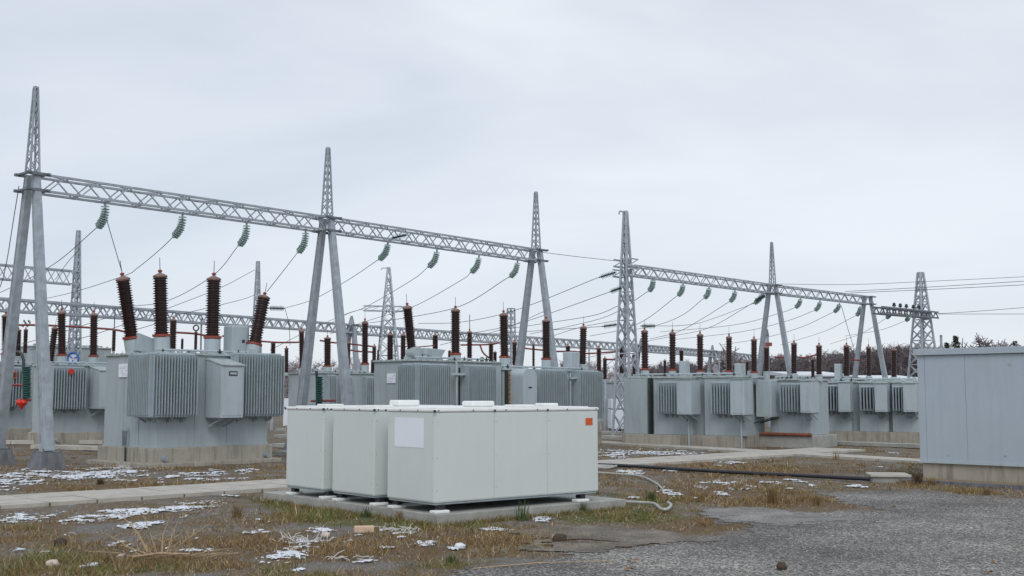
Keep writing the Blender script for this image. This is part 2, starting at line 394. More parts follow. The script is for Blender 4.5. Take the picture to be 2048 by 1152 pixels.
def inpoly(x, y, poly):
    c = np.zeros(x.shape, bool); n = len(poly)
    for i in range(n):
        x1, y1 = poly[i][0], poly[i][1]; x2, y2 = poly[(i+1) % n][0], poly[(i+1) % n][1]
        if abs(y2-y1) < 1e-9: continue
        c ^= ((y1 > y) != (y2 > y)) & (x < (x2-x1)*(y-y1)/(y2-y1)+x1)
    return c

# paths of concrete flags, raised 6 cm
def tile_mat():
    m = mat('concrete_flags', (.47, .445, .395), .85, var=.12, scale=2.5, dirt=(.27, .25, .21), dirt_amt=.6, bump=.2, bscale=30)
    return m
M['flags'] = tile_mat()
PATHS = []
def path(a, b, width, side_left=True, name='footpath', t=.8):
    a = Vector((a.x, a.y, 0)); b = Vector((b.x, b.y, 0)); d = (b-a); Ln = d.length; d.normalize(); nrm = Vector((-d.y, d.x, 0)) * (1 if side_left else -1)
    mb = MB(); n = int(Ln / t); gap = .016
    rr = random.Random(int(a.x*10))
    for i in range(n):
        for k in range(2):
            p = a + d*(i*t+gap); q = a + d*((i+1)*t-gap); w0 = width*k/2+gap*.6; w1 = width*(k+1)/2-gap*.6; h = .055 + rr.uniform(-.004, .004)
            c = [p+nrm*w0, q+nrm*w0, q+nrm*w1, p+nrm*w1]
            vs = [(v.x, v.y, -.04) for v in c] + [(v.x, v.y, h) for v in c]
            fs = [(4,5,6,7),(0,1,5,4),(1,2,6,5),(2,3,7,6),(3,0,4,7)] if side_left else [(7,6,5,4),(4,5,1,0),(5,6,2,1),(6,7,3,2),(7,4,0,3)]
            mb.add(vs, fs)
    o = mb.build(name, 'flags'); tag(o, kind='structure'); mb = MB()
    # sandy bedding under the joints
    c = [a+nrm*.02, b+nrm*.02, b+nrm*(width-.02), a+nrm*(width-.02)]
    mb.add([(v.x, v.y, .035) for v in c], [(0,1,2,3) if side_left else (3,2,1,0)])
    ob = mb.build('path_bedding', 'soil'); tag(ob, kind='structure')
    PATHS.append([a-nrm*.08-d*.1, b-nrm*.08+d*.1, b+nrm*(width+.08)+d*.1, a+nrm*(width+.08)-d*.1])
    return o
pa, pb = G(0, 1018), G(568, 980); pd = (pb-pa).normalized()
path(pa - pd*4, pb + pd*22, 1.85)
pa, pb = G(1238, 886), G(1838, 921); pd = (pb-pa).normalized()
path(pa - pd*6, pb + pd*6, 1.1, False)
SLAB_EXCL = []

# ================================================================== TRUSSES, TOWERS
def lattice_mast(root_name, base, h, wb, wt, m='lattice', rz=0.0, n=10, leg=.05, brace=.028, parent=None, foot=False, name_leg='leg'):
    """4 tapering corner legs with zigzag bracing; children of parent"""
    c = [(-1,-1),(1,-1),(1,1),(-1,1)]
    def q(i, t):
        ww = (wb + (wt-wb)*t)/2; return Vector((base[0]+c[i][0]*ww, base[1]+c[i][1]*ww, base[2]+h*t))
    for i in range(4):
        mb = MB(); mb.bar(q(i,0), q(i,1), leg); mb.build(name_leg, m, parent)
    mb = MB(); ts = [0]
    # panels shrink towards the top
    f = .93; s = sum(f**k for k in range(n)); acc = 0
    for k in range(n): acc += f**k/s; ts.append(min(1, acc))
    for k in range(n):
        for i in range(4):
            j = (i+1) % 4
            if k % 2: mb.bar(q(i,ts[k]), q(j,ts[k+1]), brace)
            else: mb.bar(q(j,ts[k]), q(i,ts[k+1]), brace)
            if wb > .6:
                if k % 2: mb.bar(q(j,ts[k]), q(i,ts[k+1]), brace)
                else: mb.bar(q(i,ts[k]), q(j,ts[k+1]), brace)
            if k % 2 == 0: mb.bar(q(i,ts[k]), q(j,ts[k]), brace)
    mb.build('bracing', m, parent)
    mb = MB(); ww = wt/2+.03; mb.box(base[0]-ww, base[0]+ww, base[1]-ww, base[1]+ww, base[2]+h, base[2]+h+.05); mb.build('top_plate', m, parent)

def truss_beam(A, B, w, h, label, group=None, m='steel', chord=.06, brace=.03, panel=.85):
    """box truss between A and B (top centre line)"""
    A = Vector(A); B = Vector(B); d = B-A; Ln = d.length; d.normalize()
    n_ = Vector((-d.y, d.x, 0)).normalized() * (w/2); dn = Vector((0,0,-h))
    root = empty('truss_beam', A, 0, label=label, cat='beam', group=group)
    T = Matrix.Translation(-A)
    for s in (-1, 1):
        for z in (0, 1):
            mb = MB(); mb.bar(A+n_*s+dn*z-A, B+n_*s+dn*z-A, chord, chord); mb.build('chord', m, root)
    mb = MB(); n = max(2, int(Ln/panel)); 
    for i in range(n):
        p0 = d*(Ln*i/n); p1 = d*(Ln*(i+1)/n); pm = (p0+p1)/2
        for s in (-1, 1):
            mb.bar(p0+n_*s+dn, pm+n_*s, brace); mb.bar(pm+n_*s, p1+n_*s+dn, brace)
        mb.bar(p0+n_, p1-n_, brace*.7) if i % 2 else mb.bar(p0-n_, p1+n_, brace*.7)
        mb.bar(p0-n_+dn, p0+n_+dn, brace)
    mb.build('bracing', m, root)
    return root

UAZ = 40.5
def leg_mesh(p0, p1, w0, w1, u):
    """H-section tapering leg from foot p0 to head p1; flanges face +-v"""
    p0 = Vector(p0); p1 = Vector(p1); d = (p1-p0).normalized(); uu = u.normalized(); vv = d.cross(uu).normalized(); uu = vv.cross(d).normalized()
    mb = MB()
    def slab(cu, cv, su, sv):      # box with section su x sv centred cu,cv (fractions of w)
        vs = []
        for p, ww in ((p0, w0), (p1, w1)):
            for a, b in ((-1,-1),(1,-1),(1,1),(-1,1)):
                vs.append(p + uu*(cu+a*su/2)*ww + vv*(cv+b*sv/2)*ww)
        mb.add(vs, [(0,3,2,1),(4,5,6,7),(0,1,5,4),(1,2,6,5),(2,3,7,6),(3,0,4,7)])
    slab(0, 0, .82, .9); slab(0, -.47, 1, .1); slab(0, .47, 1, .1)
    slab(.41, 0, .06, .25); slab(-.41, 0, .06, .25)
    return mb
def gantry_tower(T, spread, label, ztop, mast_h, group='A-frame towers of the two gantries', leg_w=.265, leg_t=.18, u_az=UAZ, mast=True, foot=True, side_shift=0):
    """T: plan position of beam crossing. A-frame legs spread along v."""
    a = R(u_az); u = Vector((math.sin(a), math.cos(a), 0)); v = Vector((-math.cos(a), math.sin(a), 0))
    root = empty('gantry_tower', (T.x, T.y, 0), 0, label=label, cat='tower', group=group)
    for s in (-1, 1):
        f = v*s*spread/2 + Vector((0,0,.42 if foot else 0)); h = v*s*.17 + Vector((0,0,ztop))
        lg = leg_mesh(f, h, leg_w, leg_t, u).build('leg', 'steel', root, bevel=.006, seg=1)
        if foot:
            c = v*s*spread/2*1.0
            mb = MB()
            def fr(w0, l0, w1, l1, z0, z1):
                vs = []
                for ww, ll, z in ((w0, l0, z0), (w1, l1, z1)):
                    for i, j in ((-1,-1),(1,-1),(1,1),(-1,1)): vs.append(c + u*i*ww/2 + v*j*ll/2 + Vector((0,0,z)))
                mb.add(vs, [(0,3,2,1),(4,5,6,7),(0,1,5,4),(1,2,6,5),(2,3,7,6),(3,0,4,7)])
            fr(.80, .72, .52, .50, -.1, .40)
            ft = mb.build('footing', 'concd', root, bevel=.02)
            mb = MB()
            for i in (-1, 1):
                mb.bar(c+u*i*.2+v*.2+Vector((0,0,.40)), c+u*i*.2+v*.2+Vector((0,0,.50)), .03)
                mb.bar(c+u*i*.2-v*.2+Vector((0,0,.40)), c+u*i*.2-v*.2+Vector((0,0,.50)), .03)
            vs = []
            for z in (.40, .425):
                for i, j in ((-1,-1),(1,-1),(1,1),(-1,1)): vs.append(c + u*i*.26 + v*j*.25 + Vector((0,0,z)))
            mb.add(vs, [(0,3,2,1),(4,5,6,7),(0,1,5,4),(1,2,6,5),(2,3,7,6),(3,0,4,7)])
            mb.build('base_plate', 'steeld', root)
    for z in (ztop, ztop-.42):
        mb = MB()
        for s in (-1, 1):
            mb.bar(-u*.32+v*s*.30+Vector((0,0,z)), u*.32+v*s*.30+Vector((0,0,z)), .09, .07)
            mb.bar(u*s*.24-v*.42+Vector((0,0,z+.005)), u*s*.24+v*.42+Vector((0,0,z+.005)), .07, .05)
        mb.build('collar', 'steeld', root)
    mb = MB(); mb.bar(v*.2+Vector((0,0,ztop-1.7)), -v*.2+Vector((0,0,ztop-1.7)), .05); 
    if mast:
        e = empty('mast', (0,0,ztop+.03), R(90-u_az)); e.parent = root
        # mast as one part with its own sub-parts
        mm = MB(); c = [(-1,-1),(1,-1),(1,1),(-1,1)]; wb, wt = .25, .08
        def q(i, t):
            ww = (wb + (wt-wb)*t)/2; return Vector((c[i][0]*ww, c[i][1]*ww, mast_h*t))
        for i in range(4): mm.bar(q(i,0), q(i,1), .042)
        n = 10
        for k in range(n):
            for i in range(4):
                j = (i+1) % 4
                if k % 2: mm.bar(q(i,k/n), q(j,(k+1)/n), .022)
                else: mm.bar(q(j,k/n), q(i,(k+1)/n), .022)
        mm.box(-.055,.055,-.055,.055,mast_h,mast_h+.05)
        bpy.data.objects.remove(e)
        o = mm.build('mast', 'steel', root); o.location = (0,0,ztop+.03); o.rotation_euler = (0,0,R(90-u_az))
    return root

# near gantry (A), positions from feet and beam heights
foot_near = G(85, 922); foot_far = G(8, 912)
Z_A = 7.45
def beam_pt(px, py, z): return G(px, py, z)
A1 = beam_pt(65, 350, Z_A); A2 = beam_pt(654, 437, Z_A); A3 = beam_pt(1072, 501, Z_A)
B1 = beam_pt(1252, 530, Z_A); B2 = beam_pt(1545, 571, Z_A); B3 = beam_pt(1735, 594, Z_A)
print('A/B', A1, A2, A3, B1, B2, B3, 'feet', foot_near, foot_far)
spread = 2.55
gantry_tower(A1, spread, 'tall A-frame steel tower nearest the camera at left, carrying the gantry beam', Z_A, P(68,177,A1.y).z-Z_A-.03)
gantry_tower(A2, spread, 'A-frame steel tower standing behind the cream cabinets', Z_A, P(656,298,A2.y).z-Z_A-.03)
gantry_tower(A3, spread, 'A-frame steel tower at the right end of the near gantry, behind the big transformer row', Z_A, P(1071,386,A3.y).z-Z_A-.03)
gantry_tower(B2, spread, 'middle A-frame tower of the far gantry, spire on top, behind the right transformers', Z_A, P(1544,486,B2.y).z-Z_A-.03)
gantry_tower(B3, spread, 'last A-frame tower of the far gantry, without a spire', Z_A, 0, mast=False)
uA = Vector((A2.x-A1.x, A2.y-A1.y, 0)).normalized()
def sub(a, k): return Vector((a.x, a.y, a.z)) + uA*k
truss_beam(sub(A1, .3), sub(A2, -.25), .50, .42, 'long lattice beam between the first and second towers of the near gantry', 'lattice beams of the gantries')
truss_beam(sub(A2, .25), sub(A3, -.25), .50, .42, 'lattice beam between the second and third towers of the near gantry', 'lattice beams of the gantries')
truss_beam(sub(B1, .3), sub(B2, -.25), .50, .42, 'lattice beam from the tall lattice tower to the middle A-frame of the far gantry', 'lattice beams of the gantries')
truss_beam(sub(B2, .25), sub(B3, .1), .50, .42, 'shortest lattice beam, between the last two A-frames of the far gantry', 'lattice beams of the gantries')

def lattice_tower(base, h, wb, wt, label, rz=0.0, n=12, arms=(), hook=False, leg=.09, brace=.045, m='lattice'):
    root = empty('lattice_tower', base, rz, label=label, cat='tower')
    lattice_mast('lattice_tower', (0,0,0), h, wb, wt, m, n=n, leg=leg, brace=brace, parent=root)
    for (z, L0, L1, wd) in arms:
        mb = MB()
        for s in (-1, 1):
            mb.bar((L0,s*wd/2,z), (L1,s*wd/2,z), .07); mb.bar((L0,s*wd/2,z+.3), (L1,s*wd/2,z+.3), .05)
        k = int(abs(L1-L0)/.5)
        for i in range(k):
            a = L0+(L1-L0)*i/k; b = L0+(L1-L0)*(i+1)/k
            for s in (-1, 1): mb.bar((a,s*wd/2,z),(b,s*wd/2,z+.3),.035)
            mb.bar((a,-wd/2,z),(b,wd/2,z),.035)
        mb.build('crossarm', m, root)
    if hook:
        mb = MB(); mb.bar((0,0,h), (-.45,0,h-.02), .06); mb.bar((-.45,0,h-.02),(-.5,0,h-.16),.05); mb.build('earth_wire_arm', m, root)
    return root
rzu = R(90-UAZ)
zt = P(1251, 424, B1.y).z
lattice_tower((B1.x, B1.y, 0), zt, .92, .10, 'tall lattice tower at the left end of the far gantry', rzu, n=16, arms=[(Z_A-.06, -.35, .35, .8), (Z_A-.5, -.35, .35, .9)], hook=True, leg=.085, brace=.04)
D4 = 70; t4 = P(1841, 546, D4); 
lattice_tower((P(1846, 700, D4).x, D4, 0), t4.z, 1.75, .24, 'lattice tower behind the blue-grey building roof at right', R(20), n=14, arms=[], leg=.10, brace=.05)
# bare crossarm from B3 out to that tower with hanging gear
ca, cb = P(1755, 614, 63), P(1868, 625, 70)
tr = truss_beam(ca, cb, .5, .35, 'dark sagging crossarm beam reaching from the last A-frame to the lattice tower at right', None, m='steeld', chord=.09, brace=.05)
for px in (1786, 1798, 1810, 1824, 1836):
    t_ = (px-1755)/(1868-1755); p = ca.lerp(cb, t_)-ca; mb = MB(); mb.lathe([(.03,0),(.03,.12),(.11,.14),(.12,.2),(.07,.24),(.1,.28),(.04,.34)], 8, (p.x, p.y, p.z)); mb.build('pin_insulator', 'dark', tr)
# towers and trusses in the back
lt = P(147, 463, 54); lattice_tower((P(149, 690, 54).x, 54, 0), lt.z, .62, .11, 'slim lattice tower at left between the front two transformers', rzu, n=18, leg=.065, brace=.035)
lt = P(516, 524, 66); lattice_tower((lt.x, 66, 0), lt.z, .62, .11, 'thin distant lattice tower behind the rightmost bushing of the nearest transformer', rzu, n=16, leg=.065, brace=.035)
lt = P(777, 536, 74); lattice_tower((P(776, 690, 74).x, 74, 0), lt.z, 1.9, .14, 'splayed lattice tower with a wide crossarm seen behind the middle transformers', R(15), n=12, leg=.085, brace=.045, hook=True, arms=[(P(777, 622, 74).z, -1.6, 1.0, .5)])
lt = P(1022, 618, 66); lattice_tower((lt.x, 66, 0), lt.z, .5, .3, 'small slim lattice tower left of the third gantry tower', rzu, n=12, leg=.06, brace=.035, arms=[])
bz = 7.6
b0, b1 = P(-160, 516, 46.5), P(149, 543, 54)
truss_beam(b0, b1, .5, .62, 'short upper lattice beam entering from the left edge, ending at the slim lattice tower', 'lattice beams of the gantries', m='lattice', chord=.07)
c0 = P(-160, 586, 44); c1 = P(703, 650, 72); c2 = P(1282, 690, 98); c3 = P(1425, 702, 112); c4 = P(1510, 711, 120)
truss_beam(c0, c1, .5, .48, 'very long low lattice beam running behind the transformers from the left edge', 'lattice beams of the back gantry', m='lattice', chord=.10, brace=.05)
truss_beam(c1, c2, .5, .55, 'long low lattice beam behind the middle transformers, between slender back supports', 'lattice beams of the back gantry', m='lattice', chord=.11, brace=.06)
truss_beam(c2, c3, .5, .55, 'low lattice beam in the back, seen between the bushings right of the tall lattice tower', 'lattice beams of the back gantry', m='lattice', chord=.12, brace=.07)
truss_beam(c3, c4, .5, .55, 'farthest low lattice beam, ending left of the middle A-frame of the far gantry', 'lattice beams of the back gantry', m='lattice', chord=.12, brace=.07)
for (c, lab) in ((c1, 'slender back support seen between the legs and bushings behind the cream cabinets'), (c2, 'back A-frame support just right of the tall lattice tower'), (c3, 'pale back A-frame support seen between two bushings of the right transformers')):
    gantry_tower(c, 2.0, lab, c.z, .5, group='A-frame supports of the back gantry', leg_w=.30, leg_t=.24, foot=False)

# ================================================================== INSULATOR STRINGS
def string_mesh(n, disc_r, curve_end, length, m):
    pass
def insulator_string(top, end, label, group, nd_=10, r=.115, m='glass', bow=.2, double=True):
    """chain of discs from top to end, bowed like the photograph's"""
    top = Vector(top); end = Vector(end); d = end-top; Ln = d.length
    root = empty('insulator_string', top, 0, label=label, cat='insulator', group=group)
    side = Vector((-1, 0, 0)) if abs(d.z) > .4*Ln else Vector((0, 0, -1))
    def at(t):     # quadratic bow: hangs straight first, then swings towards the wire
        return d*t + Vector((0,0,-1))*(bow*Ln*4*t*(1-t)*.5) + (-side)*(bow*Ln*4*t*(1-t))*.5
    lat = d.cross(Vector((0,1,0))).normalized()*0 + Vector((0,1,0))
    offs = (0,)
    mb = MB(); ft = MB()
    for i in range(nd_):
        t = .10 + .82*(i+.5)/nd_; p = at(t); q = (at(t+.02)-at(t-.02)).normalized()
        Mq = q.to_track_quat('Z', 'Y').to_matrix()
        h = .82*Ln/nd_
        mb.lathe([(.02,-h*.5),(r*.28,-h*.45),(r*.34,-h*.12),(r*.95,h*.06),(r,h*.16),(r*.85,h*.20),(r*.32,h*.14),(r*.28,h*.45),(.02,h*.5)], 14, p, Mq)
    ft.tube([at(t/10) for t in range(11)], .022, 5)
    ft.bar(at(0), at(.09), .06); ft.bar(at(.93), at(1), .07)
    if nd_ > 6:
        pm = at(.62); ft.bar(pm - Vector((r*1.2,0,0)), pm + Vector((r*1.2,0,0)), .03)
    mb.build('glass_discs', m, root, smooth=True); ft.build('fitting', 'steel', root)
    return root
def Dgant(px):         # forward distance of the gantry line at a photo column
    A = A1; d = (B3 - A1); k = (px-1024)/F/cT
    # X = k*Yd ; solve (A.x+t dx) = s*(A.y+t dy) with s from ray at mid height
    s = ray(px, 560).x / ray(px, 560).y
    t = (s*A.y - A.x)/(d.x - s*d.y); return A.y + t*d.y
ordn = ['first', 'second', 'third', 'fourth']
near = [((210,402),(194,455)), ((365,424),(346,474)), ((493,442),(477,491)), ((611,457),(595,505)), ((776,483),(757,519)), ((874,498),(856,534)), ((958,510),(941,545)), ((1035,520),(1019,554))]
labn = ['green glass insulator string nearest the first tower, with a second wire dropping to a bushing',
        'second green glass string from the left under the long near beam', 'third green glass string from the left under the long near beam',
        'green glass string hanging just left of the second tower, wire running to the leaning bushing',
        'green glass string hanging just right of the second tower, below the dark sideways string',
        'second glass string right of the second tower', 'third glass string right of the second tower', 'green glass string hanging just left of the third tower']
for (a, b), lb in zip(near, labn):
    D = Dgant(a[0]); insulator_string(P(a[0], a[1], D), P(b[0], b[1], D+.35), lb, 'glass insulator strings under the near gantry', r=.12)
far = [((1306,556),(1297,582)), ((1366,566),(1355,591)), ((1418,573),(1408,596)), ((1470,580),(1459,603)), ((1524,586),(1507,607)), ((1601,596),(1590,615)), ((1640,601),(1629,621)), ((1679,606),(1667,624)), ((1720,612),(1712,631)), ((1779,625),(1773,635)), ((1817,631),(1812,640))]
labf = ['leftmost glass string under the far gantry, right of the tall lattice tower', 'second glass string right of the tall lattice tower', 'third glass string right of the tall lattice tower', 'fourth glass string right of the tall lattice tower',
        'glass string just left of the middle A-frame of the far gantry', 'glass string just right of the middle A-frame of the far gantry', 'middle one of the three glass strings under the shortest beam', 'rightmost of the three glass strings under the shortest beam',
        'glass string hanging at the last A-frame', 'small glass string under the left of the dark crossarm', 'small glass string under the right of the dark crossarm']
for i, ((a, b), lb) in enumerate(zip(far, labf)):
    D = Dgant(a[0]) if i < 9 else 66
    insulator_string(P(a[0], a[1], D), P(b[0], b[1], D+.4), lb, 'glass insulator strings under the far gantry', r=.13, nd_=9)
tens = [((781,477),(815,469),37.6,'dark green sideways glass string lying along the near beam'), ((1198,555),(1233,544),47,'upper dark glass tension string left of the tall lattice tower'), ((1219,584),(1244,575),47.5,'middle dark glass tension string left of the tall lattice tower'),
        ((1204,653),(1235,649),52,'lowest dark glass tension string left of the tall lattice tower'), ((1281,652),(1312,652),52,'dark glass tension string right of the tall lattice tower'), ((536,616),(570,617),50,'level green glass string beside the leaning bushing of the nearest transformer'), ((1508,602),(1531,590),57,'dark glass tension string below the beam, left of the middle A-frame')]
for a, b, D, lb in tens:
    insulator_string(P(*a, D), P(*b, D), lb, 'tension insulator strings', m='glassd', bow=.03, r=.12 if D < 60 else .15, nd_=10)

# ================================================================== WIRES
def wire(pts, D0, D1, label, r=.013, group='power line conductors', m='wire', name='overhead_wire'):
    """pts are photo columns/rows along the wire, forward distance runs D0..D1"""
    n = len(pts); P3 = []
    cum = [0]
    for i in range(1, n): cum.append(cum[-1] + math.hypot(pts[i][0]-pts[i-1][0], pts[i][1]-pts[i-1][1]))
    for i, p in enumerate(pts):
        t = cum[i]/cum[-1]; D = 1/((1-t)/D0 + t/D1); P3.append(P(p[0], p[1], D))
    out = []
    ext = [P3[0]*2-P3[1]] + P3 + [P3[-1]*2-P3[-2]]
    for i in range(n-1):
        a, b, c, d = ext[i:i+4]
        for k in range(8):
            t = k/8; out.append(.5*((2*b)+(c-a)*t+(2*a-5*b+4*c-d)*t*t+(3*b-a-3*c+d)*t**3))
    out.append(P3[-1])
    o0 = out[0].copy(); mb = MB(); mb.tube([p-o0 for p in out], r, 5)
    o = mb.build(name, m); o.location = o0; tag(o, label, 'wire', group); return o
dn_ = [Dgant(a[0])+.4 for (a, b) in near]; dfar = [Dgant(a[0])+.4 for (a, b) in far]
W = [
 ([(194,455),(105,530),(0,585),(-90,618)], dn_[0], 46, 'wire sagging left from the first glass string across the left edge'),
 ([(346,474),(319,500),(275,536),(247,552),(140,586),(60,603)], dn_[1], 50, 'wire sagging left from the second glass string past the leaning left bushing'),
 ([(477,491),(427,550),(339,600),(267,612),(120,622)], dn_[2], 54, 'wire from the third glass string passing the tip of the third bushing'),
 ([(595,505),(568,540),(534,583)], dn_[3], 31.5, 'short wire from the glass string left of the second tower to the leaning right bushing'),
 ([(213,438),(225,480),(245,548)], dn_[0], 30.5, 'straight jumper wire dropping from the first glass string to the leaning left bushing'),
 ([(757,519),(696,560),(626,599),(570,616)], dn_[4], 50, 'wire sagging behind the second tower to the level green string'),
 ([(856,534),(824,560),(733,613),(690,630),(640,660)], dn_[5], 56, 'wire from the second glass string right of the second tower'),
 ([(941,545),(923,560),(827,613),(740,640),(660,668)], dn_[6], 58, 'wire passing just right of the first bushing on the middle transformer'),
 ([(1019,554),(1008,560),(926,610),(834,632),(738,646)], dn_[7], 60, 'wire passing the tip of the second bushing on the middle transformer'),
 ([(1198,555),(1184,560),(1032,620),(923,644),(837,647)], 47, 62, 'wire from the upper tension string crossing behind the third tower'),
 ([(1219,584),(1060,640),(980,660),(900,672)], 47.5, 64, 'wire from the middle tension string crossing behind the third tower'),
 ([(1240,610),(1190,630),(1100,645),(1000,660)], 50, 66, 'lower wire leaving the tall lattice tower to the left'),
 ([(1204,653),(1100,660),(980,668)], 52, 66, 'nearly level wire from the lowest tension string'),
 ([(1297,582),(1225,628),(1150,650),(1060,668)], dfar[0], 66, 'wire from the leftmost glass string of the far gantry'),
 ([(1355,591),(1290,640),(1240,660),(1180,672)], dfar[1], 66, 'wire from the second glass string of the far gantry, behind the lattice tower'),
 ([(1408,596),(1365,630),(1314,650),(1240,664)], dfar[2], 70, 'wire from the third glass string of the far gantry'),
 ([(1459,603),(1405,637),(1355,664),(1300,678)], dfar[3], 72, 'wire from the fourth glass string of the far gantry'),
 ([(1507,607),(1409,643),(1360,651),(1312,652)], dfar[4], 52, 'wire reaching the tension string right of the tall lattice tower'),
 ([(1509,604),(1419,655),(1345,672),(1295,682)], dfar[4]+1, 75, 'lower of the twin wires left of the middle A-frame'),
 ([(1590,615),(1560,626),(1467,650),(1320,664)], dfar[5], 80, 'wire passing behind the middle A-frame, highest of three'),
 ([(1629,621),(1570,643),(1480,664),(1340,680)], dfar[6], 82, 'wire passing behind the middle A-frame, middle one of three'),
 ([(1667,624),(1600,655),(1522,677),(1440,690)], dfar[7], 84, 'wire passing behind the middle A-frame, lowest of three'),
 ([(1712,631),(1645,664),(1560,690)], dfar[8], 90, 'faint wire sagging left from the last A-frame'),
 ([(1773,636),(1720,668),(1660,688)], 66, 92, 'faint wire sagging left from the first small string of the dark crossarm'),
 ([(1812,641),(1760,660),(1690,672)], 67, 92, 'faint wire sagging left from the second small string of the dark crossarm'),
 ([(1683,612),(1693,648),(1707,694)], 61, 63, 'thin jumper dropping from the shortest beam to a bushing'),
 ([(1080,504),(1160,514),(1243,523)], A3.y, B1.y, 'earth wire joining the near gantry to the tall lattice tower'),
 ([(38,372),(30,420),(10,540),(-10,600)], A1.y, 31, 'hair-thin guy line left of the first tower'),
 ([(1555,568),(1700,569),(1850,563),(2100,551)], 57, 55, 'uppermost wire leaving to the right edge above the building'),
 ([(1690,583),(1860,574),(2100,559)], 61, 55, 'second wire from the top leaving to the right edge'),
 ([(1700,586),(1860,579),(2100,567)], 62, 55, 'third wire from the top leaving to the right edge'),
 ([(1868,628),(1960,622),(2100,611)], 70, 62, 'wire from the crossarm tip rising to the right edge'),
 ([(1868,628),(1960,628),(2100,628)], 70, 62, 'level wire from the crossarm tip to the right edge'),
 ([(110,560),(135,525),(160,498)], 50, 40, 'short diagonal wire left of the slim lattice tower'),
 ([(0,700),(100,672),(200,640),(247,626)], 44, 46, 'dark wire rising behind the leftmost bushings'),
 ([(60,700),(150,680),(250,648),(430,580),(509,540)], 46, 60, 'thin wire rising left to right behind the nearest transformer bushings'),
 ([(273,659),(315,646),(340,634),(480,600),(520,585)], 44, 62, 'dark wire crossing behind the second bushing'),
 ([(570,617),(578,650),(580,690)], 50, 52, 'thin jumper hanging from the level green string'),
 ([(540,700),(620,660),(700,625),(760,612)], 60, 70, 'wire rising right towards the splayed lattice tower'),
 ([(1080,680),(1160,655),(1240,640)], 60, 64, 'faint wire behind the third tower rising right'),
 ([(880,690),(1000,660),(1090,622)], 60, 58, 'thin wire crossing between the second and third bushings of the middle row'),
 ([(1150,720),(1240,704),(1360,700)], 70, 72, 'low level wire behind the base of the tall lattice tower'),
 ([(1200,740),(1240,712),(1270,705)], 60, 62, 'thin cable looping low at the tall lattice tower'),
]
for pts, a, b, lb in W:
    wire(pts, a, b, lb, r=.0115 if max(a, b) < 60 else .014)

# ================================================================== TRANSFORMERS
# bushing template (unit radius, unit height): sheds, cap, flange, turret
def shed_profile(n, z0=.0, z1=.90):
    pr = [(.70, z0)]
    for i in range(n):
        a = z0 + (z1-z0)*i/n; h = (z1-z0)/n
        k = 1.0 if i % 2 == 0 else .93
        pr += [(.72, a+h*.18), (k*.99, a+h*.42), (k, a+h*.55), (.72, a+h*.86)]
    pr.append((.7, z1)); return pr
def mkmesh(mb, name, m, smooth=True):
    me = mb.mesh(name); me.materials.append(M[m])
    if smooth:
        me.polygons.foreach_set('use_smooth', [True]*len(me.polygons)); me.set_sharp_from_angle(angle=R(50))
    return me
SH = {n: mkmesh(MB().lathe(shed_profile(n), 18), 'bushing', 'brown') for n in (14, 18, 23)}
CAPM = mkmesh(MB().lathe([(.75,.89),(.92,.905),(.95,.925),(.55,.955),(.28,.965),(.22,.98)], 16), 'cap', 'cap')
TIPM = mkmesh(MB().lathe([(.14,.972),(.16,.985),(.28,.995),(.31,1.006),(.22,1.02),(.10,1.028)], 12), 'terminal', 'red')
RODM = mkmesh(MB().lathe([(.05,1.02),(.04,1.22)], 6), 'rod', 'wire', False)
FLM = mkmesh(MB().lathe([(1.0,-.045),(1.16,-.04),(1.16,-.002),(.9,0),(.74,.01)], 18), 'flange', 'red')
FLW = mkmesh(MB().lathe([(1.0,-.055),(1.12,-.05),(1.12,-.015),(.9,-.01)], 18), 'flange', 'lid')
TUM = mkmesh(MB().lathe([(1.06,-1),(1.06,-.97),(1.0,-.96),(1.0,0),(.9,.002)], 18), 'turret', 'paint2')
def bushing(parent, base, top, r, turret_h, n=18, redflange=True, rod=True):
    """base: flange height point (local), top: terminal tip (local)"""
    base = Vector(base); top = Vector(top); d = top-base; h = d.length/1.02
    o = inst('bushing', SH[n], parent, base)
    o.rotation_mode = 'QUATERNION'; o.rotation_quaternion = d.to_track_quat('Z', 'Y'); o.scale = (r, r, h)
    inst('cap', CAPM, o); inst('terminal', TIPM, o)
    if rod: inst('rod', RODM, o)
    f = inst('flange', FLM if redflange else FLW, o)
    t = inst('turret', TUM, o); t.location = (0,0,-.05); t.scale = (1.05, 1.05, turret_h/h)
    return o

